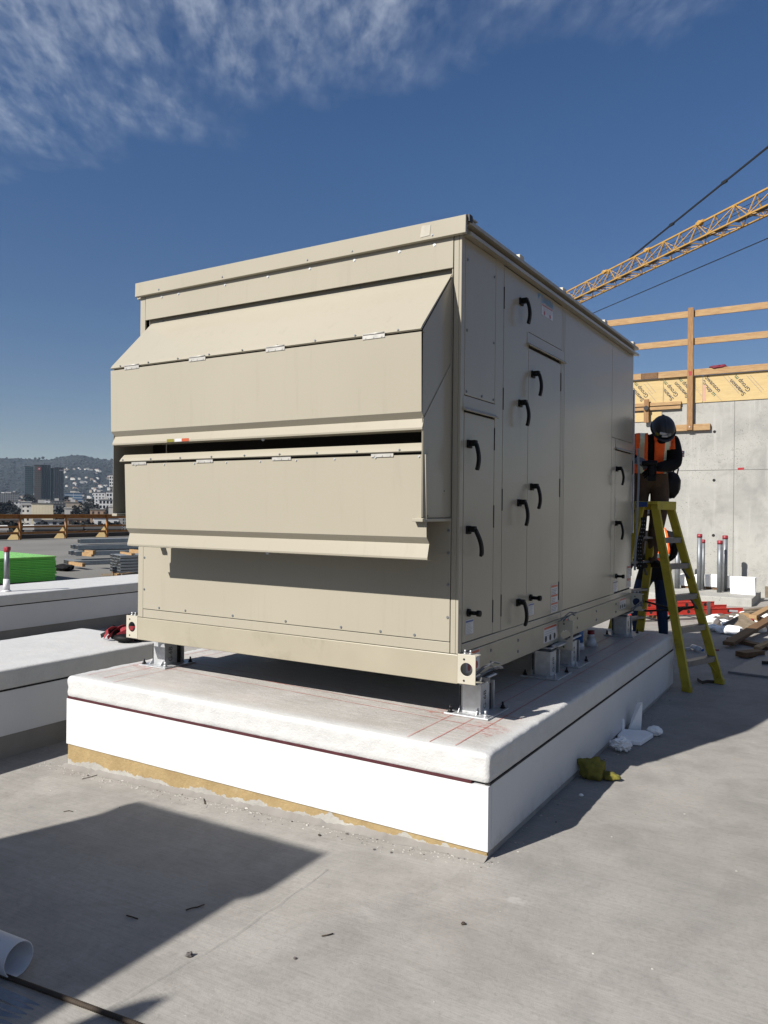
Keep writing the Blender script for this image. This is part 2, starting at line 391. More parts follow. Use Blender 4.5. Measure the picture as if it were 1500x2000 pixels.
# ================================================================== pads
def pad(name, x0, x1, y0, y1, label, loc, base_z, jitter=1.0, front_tape='joint_red', step=.022, curbm='curb_plain'):
    t = thing(name, label, 'equipment pad', loc, 'white insulated equipment pads')
    # concrete base, set 10 mm behind the foam
    MB().box(x0+.01, x1-.01, y0+.008, y1-.01, base_z, .037).build('base', M[curbm], t)
    # foam board skirt with vertical butt joints
    def run(a, b, mk, cuts):
        e = [a] + cuts + [b]
        for p, q in zip(e[:-1], e[1:]): mk(p+.0015, q-.0015)
    L = y1-y0
    run(x0, x1, lambda p, q: MB().box(p, q, y0, y0+.04, .037, .3455).build('foam_board', M['foam'], t, bevel=.002), [])
    MB().box(x0, x0+.04, y0+.0405, y1, .037, .349).build('foam_board', M['foam'], t, bevel=.002)
    run(y0+.04, y1, lambda p, q: MB().box(x1-.04, x1, p, q, .037, .349).build('foam_board', M['foam'], t, bevel=.002), [y0+2.85] if L < 5 else [y0+2.4, y0+4.8])
    MB().box(x0+.04, x1-.04, y1-.04, y1, .037, .349).build('foam_board', M['foam'], t, bevel=.002)
    # joint between skirt and topping
    MB().box(x0+.012, x1-.09, y0-.0012, y0+.03, .3465, .3610).build('joint_tape', M[front_tape], t)
    MB().box(x1-.03, x1+.0012, y0+.012, y1-.012, .350, .3585).build('joint_tape', M['joint_black'], t)
    MB().box(x0+.05, x1-.05, y0+.045, y1-.05, .30, .37).build('core', M['curb'], t)
    # trowelled topping with a rounded, lumpy rim
    prof = [(.005,.361),(.001,.368),(-.001,.39),(.002,.42),(-.001,.448),(-.002,.470),(.0,.484),(.005,.4925),(.012,.4972),(.022,.4995),(.06,.5),(.12,.5),(.22,.5)]
    per = []
    def side(a, b):
        n = max(2, int((V(b)-V(a)).length/step))
        return [V(a).lerp(V(b), i/n) for i in range(n)]
    c4 = [(x0,y0),(x1,y0),(x1,y1),(x0,y1)]
    for i in range(4):
        a = V((*c4[i], 0)); b = V((*c4[(i+1)%4], 0))
        per += [(p, i) for p in side(a, b)]
    nrm = [V((0,-1,0)), V((1,0,0)), V((0,1,0)), V((-1,0,0))]
    n = len(per); vs = []; bare = []
    for k, (d, z) in enumerate(prof):
        for p, i in per:
            xx = min(max(p.x, x0+d), x1-d); yy = min(max(p.y, y0+d), y1-d)
            rad = .018                                     # soften the plan corners
            for cx, cy, sx, sy in ((x0,y0,1,1),(x1,y0,-1,1),(x1,y1,-1,-1),(x0,y1,1,-1)):
                ux = (xx-(cx+sx*d))*sx; uy = (yy-(cy+sy*d))*sy
                if ux < rad and uy < rad:
                    w = V((rad-ux, rad-uy))
                    if w.length > rad:
                        w = w.normalized()*rad; xx = cx+sx*(d+rad-w.x); yy = cy+sy*(d+rad-w.y)
            q = V((xx, yy, z))
            j = noise.noise(V((xx*7, yy*7, z*9)))*.005 + noise.noise(V((xx*24, yy*24, z*30)))*.0045 + noise.noise(V((xx*55, yy*55, z*60)))*.002 + noise.noise(V((xx*1.7, yy*1.7, z*3)))*.004
            if k == 0: j *= .2
            if k <= 10: q += nrm[i]*j*jitter + V((0,0,1))*j*.6*jitter*(1 if k > 4 else .2)
            vs.append(q)
    fs = [(k*n+i, k*n+(i+1)%n, (k+1)*n+(i+1)%n, (k+1)*n+i) for k in range(len(prof)-1) for i in range(n)]
    m = MB(); m.add(vs, fs, 0, True); kk = (len(prof)-1)*n
    m.f.append([kk+i for i in range(n)]); m.m.append(0); m.sm.append(True)
    o = m.build('topping', M['coat'], t)
    at = o.data.attributes.new('bare', 'FLOAT', 'POINT')
    kmap = [k_*(1 if jitter > .6 else .42) for k_ in (0,0,0,0,0,0,0,.02,.08,.2,.5,.75,.9)]
    for k in range(len(prof)):
        for i in range(n): at.data[k*n+i].value = kmap[k]
    return t
pad_t = pad('equipment_pad', -3.111, 0, 0, 4.297, 'white foam sided pad with yellow primer along its base, under the big cream unit', (0,0,0), -.16, .8, 'joint_red', .022, 'curb')
pad_m = pad('equipment_pad', -4.79, -3.615, -4.2, 1.41, 'bare white pad with the red and black harness lying on it', (-4.2,-1.4,-.122), -.16, .5, 'joint_black', .06)
pad_f = pad('equipment_pad', -9.1, -7.907, -3.0, 8.5, 'long white pad in front of the green board stack, with a capped pipe on it', (-8.5,2.7,-.122), -.16, .4, 'joint_black', .09)

# chalk layout lines snapped on the near pad
def chalk_line(x0, y0, x1, y1, w=.005):
    m = MB(); a = V((x0,y0,.5028)); b = V((x1,y1,.5028)); n = max(2, int((b-a).length/.12))
    d = (b-a).normalized(); s = V((-d.y, d.x, 0)); L = []; R_ = []
    for i in range(n+1):
        p = a.lerp(b, i/n); ww = w*(.6+.8*abs(noise.noise(p*9)))
        L.append(p+s*ww/2); R_.append(p-s*ww/2)
    m.add(L+R_, [(i, i+1, n+1+i+1, n+1+i) for i in range(n)])
    m.build('chalk_line', M['chalk'], pad_t)
for l in ((-3.0,.085,-2.98,4.2),(-2.835,.08,-2.84,4.2),(-2.68,.03,-2.68,4.2),(-.462,.03,-.46,4.2),(-.328,.02,-.33,4.22),(-.195,.035,-.2,4.2),
          (-3.05,.79,-.1,.67),(-3.05,1.95,-.05,1.78),(-3.05,2.4,-.05,2.30),(-3.05,.56,-.12,.40),(-2.9,.68,-.4,.53)):
    chalk_line(*l)
MB().sheet([(-.33,.30,.5034),(-.12,.25,.5034),(-.05,.42,.5034),(-.28,.56,.5034)]).build('chalk_smear', M['smear'], pad_t)
MB().sheet([(-.62,.48,.5034),(-.45,.42,.5034),(-.42,.6,.5034),(-.6,.62,.5034)]).build('chalk_smear', M['smear'], pad_t)
MB().sheet([(-3.05,.45,.5034),(-2.75,.4,.5034),(-2.75,.6,.5034),(-3.0,.64,.5034)]).build('chalk_smear', M['smear'], pad_t)

# ================================================================== the air handling unit
XL, XR, YF, YB, ZB, ZR, ZT = -2.814, -.3366, .350, 4.043, .725, .884, 3.15
ahu = thing('air_handling_unit', 'large cream sheet metal rooftop unit with two louvre hoods, standing on the near white pad', 'air handler', (-1.575, 2.2, ZB))
MB().box(XL+.012, XR-.016, YF+.05, YB-.012, ZR-.01, ZT).build('cabinet', M['gap'], ahu)  # dark core behind the panels, seam shade put into its colour
# base rail: front, sides, back
MB().box(XL, XR, YF-.004, YF+.05, ZB, ZR-.003).build('base_rail', M['cream_rail'], ahu, bevel=.004)
m = MB(); m.box(XR-.05, XR+.002, YF+.051, YB, ZB, ZR-.003)
m.build('base_rail', M['cream_rail'], ahu, bevel=.003)
MB().box(XL-.002, XL+.05, YF+.051, YB, ZB, ZR-.003).build('base_rail', M['cream_rail'], ahu, bevel=.003)
MB().box(XL+.051, XR-.051, YB-.05, YB, ZB, ZR-.003).build('base_rail', M['cream_rail'], ahu)
MB().box(XL+.06, XR-.06, YF+.06, YB-.06, ZB+.05, ZB+.07).build('floor_pan', M['galv_dull'], ahu)
# front face panels
C = M['cream']; BV = .0025
def fp(name, x0, x1, z0, z1, y0=YF-.002, y1=YF+.013, **k): return MB().box(x0, x1, y0, y1, z0, z1).build(name, C, ahu, bevel=BV, **k)
fp('corner_post', XL, XL+.050, ZR, ZT-.01); fp('corner_post', XR-.046, XR-.0165, ZR, ZT-.01)
low_panel = fp('access_panel', XL+.053, XR-.050, .945, 1.60, YF-.004)
fp('bottom_strip', XL+.053, XR-.050, ZR, .941)
up_panel = MB()
up_panel.prism([(XL+.055,YF-.006,2.945),(XL+.055,YF-.004,3.125),(XL+.055,YF+.012,3.125),(XL+.055,YF+.012,2.965),(XL+.055,YF+.006,2.945)], (XR-.050-XL-.055, 0, 0))
up_panel = up_panel.build('upper_panel', C, ahu, bevel=.002)
fp('head_flange', XL+.055, XR-.050, 2.906, 2.955, YF+.028, YF+.04)
screen = MB().box(XL+.02, XR-.02, YF+.0145, YF+.024, 1.61, 2.90).build('intake_shade_screen', M['screen'], ahu)  # screen sheet coloured dark for the deep shade inside the hoods
# right side panels (face XR)
def sp(name, y0, y1, z0, z1, out=0.0, **k): return MB().box(XR-.0155, XR+out, y0, y1, z0, z1).build(name, C, ahu, bevel=BV, **k)
sp('corner_post', YF-.002, .393, ZR, ZT-.01)
sp('side_panel', .398, .801, 2.271, 3.11)
door1 = sp('door', .400, .800, .935, 2.178)
sp('mullion', .805, .923, ZR+.05, 3.12)
m = MB(); m.box(XR-.0155, XR, .928, 1.334, .933, 3.105); m.box(XR-.0155, XR, 1.334, 1.982, 2.795, 3.105)
door2 = m.build('door', C, ahu, bevel=.0012)
door3 = sp('door', 1.340, 1.962, .935, 2.692)
sp('mullion', 1.967, 1.984, .935, 2.792)
sp('mullion', 1.988, 2.017, ZR+.05, 3.12); sp('mullion', 2.022, 2.046, ZR+.05, 3.12)
side4 = sp('side_panel', 2.051, 3.308, .937, 3.11)
sp('mullion', 3.313, 3.432, ZR+.05, 2.288)
sp('side_panel', 3.313, 4.036, 2.292, 3.11)
door5 = sp('door', 3.437, 4.030, .945, 2.187)
sp('bottom_strip', .398, 2.017, ZR, .930); sp('bottom_strip', 2.022, YB, ZR, .932)
def canopy(y0, y1, z0, z1):
    m = MB(); m.prism([(XR-.012,y0,z1),(XR+.002,y0,z1),(XR+.004,y0,z0+.02),(XR+.026,y0,z0),(XR+.020,y0,z0-.004),(XR-.012,y0,z0+.008)], (0, y1-y0, 0))
    return m.build('door_canopy', C, ahu, bevel=.0015)
canopy(.378, .812, 2.186, 2.266); canopy(1.305, 2.03, 2.705, 2.790); canopy(3.436, 4.034, 2.194, 2.288)
# left side and back
MB().box(XL, XL+.012, YF+.014, YB, ZR, ZT-.01).build('side_panel', C, ahu)
MB().box(XL+.013, XR-.016, YB-.011, YB, ZR, ZT-.01).build('back_panel', C, ahu)
# roof: cap on the front, eave gutters, roof sheet, ribs
m = MB(); m.prism([(XL-.022,YF-.012,3.108),(XL-.022,YF-.032,3.112),(XL-.022,YF-.030,3.205),(XL-.022,YF-.012,3.212),(XL-.022,YF+.12,3.214),(XL-.022,YF+.12,3.205),(XL-.022,YF-.012,3.202)], (XR+.034-XL+.022, 0, 0))
cap = m.build('roof_cap', C, ahu, bevel=.0015)
MB().box(XR+.036, XR+.046, YF-.010, YF+.03, 3.175, 3.212).build('cap_end', M['dark_steel'], ahu)
MB().box(XL+.06, XR-.02, YF-.0035, YF+.01, 3.128, 3.150).build('roof_flange', M['galv_dull'], ahu)
def eave(xs, sg):
    m = MB(); y0 = YF+.01
    m.prism([(xs,y0,3.112),(xs+sg*.050,y0,3.106),(xs+sg*.050,y0,3.126),(xs+sg*.044,y0,3.126),(xs+sg*.044,y0,3.114),(xs+sg*.008,y0,3.120),(xs+sg*.008,y0,3.162),
             (xs+sg*.046,y0,3.166),(xs+sg*.046,y0,3.186),(xs,y0,3.192)], (0, YB+.012-y0, 0))
    return m.build('eave_gutter', M['cream_rail'], ahu)
eave(XR-.004, 1); eave(XL+.004, -1)
m = MB(); m.prism([(XL+.002,YF+.121,3.186),((XL+XR)/2,YF+.121,3.222),(XR-.002,YF+.121,3.186),(XR-.002,YF+.121,3.15),(XL+.002,YF+.121,3.15)], (0, YB-YF-.122, 0))
m.build('roof_sheet', C, ahu)
for y in (1.14, 1.96, 3.03, 3.98):
    m = MB(); m.prism([(XR+.012,y,3.196),((XL+XR)/2,y,3.232),(XL-.012,y,3.196),(XL-.012,y,3.236),((XL+XR)/2,y,3.272),(XR+.012,y,3.236)], (0, .075, 0))
    m.build('roof_rib', M['cream_light'], ahu, bevel=.004)
# hoods
HX0, HX1 = -2.705, -.392
m = MB(); m.prism([(HX0+.006,YF-.004,2.906),(HX0+.006,.030,2.565),(HX0+.006,.012,2.545),(HX0+.006,.004,2.552),(HX0+.006,.022,2.575),(HX0+.006,YF-.004,2.914)], (HX1-HX0-.006, 0, 0))
hood_top = m.build('hood_top', C, ahu, bevel=.001)
def hood_flap(x0, x1, pr):
    m = MB(); t = .003
    outer = [V((0,y,z)) for y, z in pr]; inner = [V((0,y+t,z)) for y, z in reversed(pr)]
    m.prism([(x0, p.y, p.z) for p in outer+inner], (x1-x0, 0, 0)); return m.build('hood_flap', C, ahu, bevel=.0008)
flap_u = hood_flap(HX0+.010, HX1+.004, [(.045,2.540),(.004,2.536),(.012,2.140),(.040,2.108),(.022,2.062),(.024,2.052),(.075,2.046)])
m = MB(); m.prism([(HX0+.07,.074,1.984),(HX0+.07,.052,1.958),(HX0+.07,.038,1.94),(HX0+.07,.030,1.946),(HX0+.07,.044,1.966),(HX0+.07,.070,1.990)], (HX1-HX0-.071, 0, 0))
hood_top2 = m.build('hood_top', C, ahu, bevel=.001)
flap_l = hood_flap(HX0+.105, HX1+.014, [(.085,1.932),(.044,1.928),(.060,1.512),(.090,1.478),(.070,1.408),(.072,1.398),(.125,1.390)])
MB().box(HX1-.0004, XR-.051, YF-.003, YF+.04, 1.6, 2.94).build('hood_flange', C, ahu)
for x, sg in ((HX1-.0005, 1), (HX0+.010, -1)):
    m = MB(); m.prism([(x,YF+(-.004 if sg > 0 else .014),2.895),(x,.030,2.552),(x,.030,1.608),(x,YF+(-.004 if sg > 0 else .014),1.608)], (-.002*sg, 0, 0))
    m.build('hood_side', C, ahu)
m = MB(); m.prism([(HX1+.001,YF-.004,2.44),(HX1+.001,.032,2.10),(HX1+.001,.032,1.612),(HX1+.001,YF-.004,1.612)], (.003, 0, 0)); m.build('hood_side', C, ahu, bevel=.0008)
MB().box(HX1-.05, HX1+.012, .022, YF-.006, 1.590, 1.606).build('hood_foot', C, ahu, bevel=.002)
MB().box(HX0+.012, HX0+.06, .022, YF-.006, 1.590, 1.606).build('hood_foot', C, ahu, bevel=.002)
# flap hinges
def hinge(x, y, z, par):
    m = MB(); m.box(x, x+.135, y-.0045, y-.0015, z-.015, z+.009); m.cyl((x+.004,y-.004,z+.010), (x+.131,y-.004,z+.010), .0045, 10)
    for k in (.02, .072, .125): m.cyl((x+k*.93,y-.0065,z-.008), (x+k*.93,y-.0045,z-.008), .0045, 8)
    m.build('hinge', M['zinc'], par)
for x in (-2.56, -1.985, -1.385, -.735): hinge(x, .005, 2.545, flap_u)
for x in (-2.53, -1.955, -1.365, -.700): hinge(x, .044, 1.936, flap_l)

# screws: one mesh, copied
SCREW = {}
def screw(p, n, par, r=.0065, mt='galv'):
    key = (n, r, mt)
    if key not in SCREW:
        m = MB(); nv = V(n); m.cyl(V(), nv*.002, r*1.35, 10); m.cyl(nv*.002, nv*.005, r*.9, 6)
        ob = m.build('screw', M[mt]); SCREW[key] = ob.data; bpy.data.objects.remove(ob)
    o = bpy.data.objects.new('screw', SCREW[key]); col.objects.link(o); o.parent = par; o.location = V(p)-OFF[par.name]
for i, x in enumerate((-2.60, -2.44, -2.02, -1.665, -1.34, -1.02, -.72, -.50)):
    screw((x, YF-.004, 3.085), (0,-1,0), up_panel)
    if i in (0, 2, 4, 5, 7): screw((x, YF-.031, 3.130), (0,-1,0), cap, .005, 'galv_dull')
for x in (-2.62, -2.2, -1.6, -1.0, -.6): screw((x, YF+.028, 2.93), (0,-1,0), screen, .006, 'galv_dull')
for x in (-2.60,-2.35,-1.93,-1.5,-1.09,-.82,-.6): screw((x, YF-.004, .962), (0,-1,0), low_panel, .006, 'galv_dull')
for z in (1.08, 1.3): screw((XL+.066, YF-.004, z), (0,-1,0), low_panel, .006, 'galv_dull')
for z in (1.075,1.25,1.42,1.54): screw((XR-.062, YF-.004, z), (0,-1,0), low_panel, .006, 'galv_dull')
for x in [HX0+.1+.26*i for i in range(9)]:
    screw((x, .0062, 2.560), (0,-1,0), hood_top, .0045, 'galv_dull'); screw((x, .0332, 1.954), (0,-1,0), hood_top2, .0045, 'galv_dull')
    screw((x+.11, .0445, 1.918), (0,-1,0), flap_l, .0045, 'galv')
for y, z in ((.42,2.62),(.42,3.0),(.78,2.62),(.78,3.0),(.42,2.29),(.62,2.29),(.78,2.29)): screw((XR, y, z), (1,0,0), side4, .006, 'galv_dull')
for y in (.78, 1.2, 2.4, 2.9, 3.5):
    screw((XR+.002, y, .84), (1,0,0), side4, .008, 'galv_dull'); screw((XR+.002, y, .77), (1,0,0), side4, .008, 'galv_dull')
screw((HX1-.0005, .27, 1.75), (1,0,0), flap_l, .006, 'dark_steel'); screw((HX1-.0005, .09, 1.62), (1,0,0), flap_l, .006, 'dark_steel')
screw((-1.45, .062, 2.049), (0,-1,0), flap_u, .01, 'galv'); screw((-1.45, .11, 1.394), (0,-1,0), flap_l, .01, 'galv')

# handles: block on the panel with a long curved lever
def handle(y, zt, par, length=.165, kick=0.0):
    m = MB(); m.box(XR, XR+.012, y-.028, y+.028, zt-.045, zt)
    m.box(XR+.012, XR+.048, y-.017, y+.017, zt-.034, zt-.002)
    pts = []
    for i in range(11):
        t = i/10; pts.append((XR+.044+.020*math.sin(t*PI*.82)-.004*t, y+kick*t, zt-.018-(length-.018)*t))
    prof = []; w = [.019]*3+[.018]*5+[.016]*3
    m.ribbon(pts, .028, .017, (0,1,0))
    return m.build('handle', M['black'], par, bevel=.005, seg=3)
handle(.455, 2.032, door1); handle(.455, 1.566, door1, kick=.07)
for z in (2.975, 2.342, 1.722, 1.100): handle(1.19, z, door2)
for z in (2.556, 1.828): handle(1.408, z, door3)
for z in (2.047, 1.572): handle(3.478, z, door5)
def latch(y, z, par):
    m = MB(); m.cyl((XR, y, z), (XR+.012, y, z), .022, 14); m.cyl((XR+.012, y, z), (XR+.055, y, z), .011, 10); m.cyl((XR+.055, y, z), (XR+.075, y, z), .017, 10)
    m.build('latch', M['black'], par)
latch(.468, 1.092, door1); latch(1.405, 1.088, door3); latch(3.49, 1.085, door5)
def dhinge(y, z, par, h=.13):
    m = MB(); m.cyl((XR+.001, y, z), (XR+.001, y, z+h), .0034, 8); m.build('hinge', M['dark_steel'], par)
for z in (1.0, 1.55, 2.0): dhinge(.8025, z, door1)
for z in (1.02, 1.65, 2.25, 2.85): dhinge(.9255, z, door2)
for z in (1.02, 1.75, 2.5): dhinge(1.9645, z, door3)
for z in (1.05, 2.0): dhinge(4.033, z, door5)

# stickers on the side (they read along +y)
def sticker(y0, y1, z0, z1, par, heads, lines=6, hcol='orange_label', icons=0, x=XR+.0012, ic='ink'):
    m = MB(); yd = V((0,1,0)); zd = V((0,0,1))
    def q(a0, a1, b0, b1, d, mi): m.add([(x+d,a0,b0),(x+d,a1,b0),(x+d,a1,b1),(x+d,a0,b1)], [(0,1,2,3)], mi)
    q(y0, y1, z0, z1, 0, 0); H = z1-z0; W = y1-y0
    for h0, h1 in heads: q(y0+W*.03, y1-W*.03, z0+H*h0, z0+H*h1, .0006, 1)
    rnd = random.Random(int(y0*1000+z0*10))
    k = 0; z = z1-H*.06
    while z > z0+H*(.10 if not icons else .42):
        z -= H*.8/max(6, lines*1.6)
        if any(z0+H*h0-H*.02 < z < z0+H*h1+H*.02 for h0, h1 in heads): continue
        q(y0+W*.08, y0+W*(.55+.38*rnd.random()), z-H*.009, z+H*.009, .0006, 2)
    for i in range(icons):
        yc = y0+W*(i+.5)/icons; zc = z0+H*.24
        m.cyl((x+.0005,yc,zc), (x+.0008,yc,zc), min(W/icons*.28, H*.2), 12, mi=3)
    return m.build('warning_sticker', [M['white_label'], M[hcol], M['ink_grey'], M[ic]], par)
sticker(.436, .536, .972, 1.053, door1, [(.82,.95)], 5, 'blue_label')
sticker(1.375, 1.475, .972, 1.050, door3, [(.82,.95)], 5, 'blue_label')
sticker(1.805, 1.945, .945, 1.137, door3, [(.9,.98),(.56,.63),(.27,.34)], 9)
sticker(1.56, 1.782, 2.958, 3.03, door2, [(.86,.98)], 4, icons=2, ic='red_label')
sticker(1.66, 1.925, .752, .862, side4, [(.82,.96)], 3, icons=3, x=XR+.0032)
sticker(2.065, 2.2, .78, .868, side4, [(.82,.96)], 3, icons=2, x=XR+.0032)
sticker(3.405, 3.55, .948, 1.047, door5, [(.8,.9)], 4, 'ink_grey')
sticker(3.872, 4.01, .952, 1.152, door5, [(.88,.98),(.3,.42)], 8, 'red_label')
sticker(3.62, 3.83, .775, .870, side4, [(.82,.96)], 3, icons=3, x=XR+.0032)
sticker(.44, .62, .765, .876, side4, [(.84,.97)], 3, icons=2, x=XR+.0032, ic='red_label')
sticker(3.44, 3.47, 1.60, 1.79, door5, [], 9)
# maker's mark: blue triangle and blue lettering
m = MB(); m.add([(XR+.0015,1.50,3.085),(XR+.0015,1.50,3.045),(XR+.0015,1.545,3.085)], [(0,1,2)])
text_mb(m, 'DAIKIN', .068, (XR+.0015, 1.675, 3.060), (0,1,0), (0,0,1))
m.build('maker_mark', M['logo_blue'], door2)
# scrap of clear tape on the roof cap and coloured stickers under the upper flap
MB().sheet([(-.575,YF-.0335,3.128),(-.515,YF-.0335,3.132),(-.51,YF-.0325,3.188),(-.565,YF-.0325,3.192)]).build('tape_scrap', M['tape'], cap)
for i, (a, mt) in enumerate(((-2.19,'cloth_olive'),(-2.12,'white_label'),(-2.06,'orange_label'))):
    MB().sheet([(a,.0215,2.054),(a+.058,.0215,2.054),(a+.058,.0217,2.072),(a,.0217,2.072)]).build('colour_sticker', M[mt], flap_u)

# lifting brackets on the corners: plate with a big hole
def hole_plate(m, c, w, h, r, y, t):
    n = 32; cx, cz = c; o_ = []; i_ = []
    for k in range(n):
        a = 2*PI*(k+.5)/n; dx, dz = math.cos(a), math.sin(a); s = min((w/2)/max(1e-6, abs(dx)), (h/2)/max(1e-6, abs(dz)))
        o_.append((cx+dx*s, cz+dz*s)); i_.append((cx+dx*r, cz+dz*r))
    # push the nearest samples into the corners
    for sx in (-1, 1):
        for sz in (-1, 1):
            k = min(range(n), key=lambda q: (o_[q][0]-cx-sx*w/2)**2+(o_[q][1]-cz-sz*h/2)**2); o_[k] = (cx+sx*w/2, cz+sz*h/2)
    vs = [(x,y,z) for x,z in o_]+[(x,y,z) for x,z in i_]+[(x,y+t,z) for x,z in o_]+[(x,y+t,z) for x,z in i_]
    fs = []
    for k in range(n):
        j = (k+1)%n
        fs += [(k,j,n+j,n+k), (2*n+k,3*n+k,3*n+j,2*n+j), (n+k,n+j,3*n+j,3*n+k), (k,2*n+k,2*n+j,j)]
    m.add(vs, fs)
def lug(x0, x1, y, z0=.726, z1=.883, depth=.11, bolts=True):
    m = MB(); hole_plate(m, ((x0+x1)/2-.004*(1 if x0 > -1 else -1), (z0+z1)/2+.004), x1-x0, z1-z0, .035, y, .005)
    m.box(x0+.001, x1-.001, y+.005, y+depth, z0, z0+.005); m.box(x0+.001, x1-.001, y+.005, y+depth*.6, z1-.005, z1)
    o = m.build('lifting_bracket', M['cream_light'], ahu, bevel=.0015)
    for zz in (z0+.022, z1-.022):
        m = MB(); m.cyl(((x0+x1)/2-.018, y-.0012, zz), ((x0+x1)/2-.018, y-.0002, zz), .006, 10); m.build('bolt_hole', M['hole'], o)
    if bolts:
        for k in (.25, .55):
            xx = x0+(x1-x0)*k; m = MB(); m.cyl((xx,y+.03,z1), (xx,y+.03,z1+.008), .009, 6); m.cyl((xx,y+.03,z1+.008), (xx,y+.03,z1+.024), .005, 8); m.build('bolt', M['galv'], o)
    return o
lug(XR+.003, XR+.108, YF-.004); lug(XL-.118, XL-.004, YF-.004)
lug(XR+.003, XR+.105, 1.985, .665, .872, .055); lug(XR+.003, XR+.105, 4.036)

# ================================================================== spring isolators
def isolator():
    t = thing('vibration_isolator', 'galvanised spring isolator under the nearest front corner of the cream unit, in full sun', 'isolator', (-.375, .68, .5), 'spring isolators under the cream unit')
    X, Y = -.375, .68
    MB().box(X-.135, X+.135, Y-.15, Y+.15, .5015, .5105).build('base_plate', M['galv'], t, bevel=.0015)
    m = MB(); x0, x1, y0, y1 = X-.085, X+.062, Y-.085, Y+.035
    m.prism([(x0,y0+.03,.5105),(x0+.035,y0,.5105),(x1,y0,.5105),(x1,y1,.5105),(x1-.006,y1,.5105),(x1-.006,y0+.006,.5105),(x0+.037,y0+.006,.5105),(x0+.006,y0+.033,.5105),(x0+.006,y1,.5105),(x0,y1,.5105)], (0,0,.168))
    h = m.build('housing', M['galv'], t, bevel=.002)
    m = MB(); text_mb(m, 'G-6B', .05, (x1+.0008, Y-.028, .585), (0,0,1), (0,-1,0)); m.build('marker_writing', M['ink'], h)
    MB().box(x0+.01, x1-.008, y0+.012, y1+.04, .5105, .655).build('spring_block', M['rubber'], t)
    MB().box(x0+.01, x1+.002, Y+.095, Y+.104, .5105, .672).build('retainer_plate', M['galv'], t, bevel=.0015)
    m = MB(); m.cyl((X-.01,Y-.02,.655), (X-.01,Y-.02,.694), .05, 20); m.cyl((X-.01,Y-.02,.678), (X-.01,Y-.02,.684), .066, 20); m.build('spring_cap', M['galv_dull'], t)
    MB().box(X-.095, X+.075, Y-.10, Y+.11, .699, .712).build('top_plate', M['galv'], t, bevel=.005)
    MB().box(X-.075, X+.060, Y-.09, Y+.10, .712, .724).build('bearing_pad', M['rubber'], t)
    for sx, sy in ((-1,-1),(1,-1),(1,1),(-1,1)):
        m = MB(); px, py = X+sx*.108, Y+sy*.122
        m.cyl((px,py,.5105), (px,py,.514), .017, 14); m.cyl((px,py,.514), (px,py,.526), .0125, 6); m.cyl((px,py,.526), (px,py,.547), .0065, 8)
        m.build('anchor_bolt', M['dark_steel'] if sx*sy > 0 else M['galv'], t)
    for sx in (-1, 1):
        m = MB(); m.prism([(X-.012+sx*.055,y0-.001,.5105),(X-.012+sx*.055,y0-.028,.5105),(X-.012+sx*.055,y0-.001,.545)], (.005,0,0)); m.build('gusset', M['galv'], t)
    return t
iso = isolator()
G = 'spring isolators under the cream unit'
for p, lb in (((-.385,1.86,.5), 'nearer galvanised spring isolator of the pair under the middle of the unit'),
              ((-.39,2.34,.5), 'galvanised spring isolator under the middle of the unit, below the mid lifting bracket'),
              ((-.40,3.98,.5), 'galvanised spring isolator under the far corner of the unit, beside the ladder'),
              ((-2.84,.65,.5), 'galvanised spring isolator under the front left corner of the unit, by the harness'),
              ((-2.80,1.86,.5), 'spring isolator half hidden in shade behind the front left one'),
              ((-2.80,3.98,.5), 'spring isolator in deep shade under the far left corner of the unit')):
    dup(iso, p, lb, G)
# ================================================================== concrete wall at the back right
WY = 13.5
wall = thing('concrete_wall', 'pale formed concrete wall with panel seams and tie holes, behind the ladder', 'wall', (-2.7, WY+.15, 0))
MB().box(-9, 3.6, WY, WY+.3, -.15, 3.96).build('wall_body', M['wallc'], wall)
for z in (2.512,): MB().box(-9, 3.6, WY-.0022, WY-.0002, z-.006, z+.006).build('form_joint', M['seam'], wall)
for x in (-3.09, -.652, 1.786): MB().box(x-.005, x+.005, WY-.0022, WY-.0002, -.1, 2.503).build('form_joint', M['seam'], wall); MB().box(x-.005, x+.005, WY-.0022, WY-.0002, 2.521, 3.9).build('form_joint', M['seam'], wall)
for x in (-1.02, .18, 1.4):
    for z in (1.19, 2.307, 3.29):
        m = MB(); m.cyl((x, WY-.0025, z), (x, WY-.0003, z), .030, 14); m.build('tie_hole', M['hole'], wall)
MB().sheet([(-.58,WY-.0025,2.505),(-.47,WY-.0025,2.51),(-.465,WY-.0025,2.555),(-.585,WY-.0025,2.55)]).build('red_mark', M['red_label'], wall)
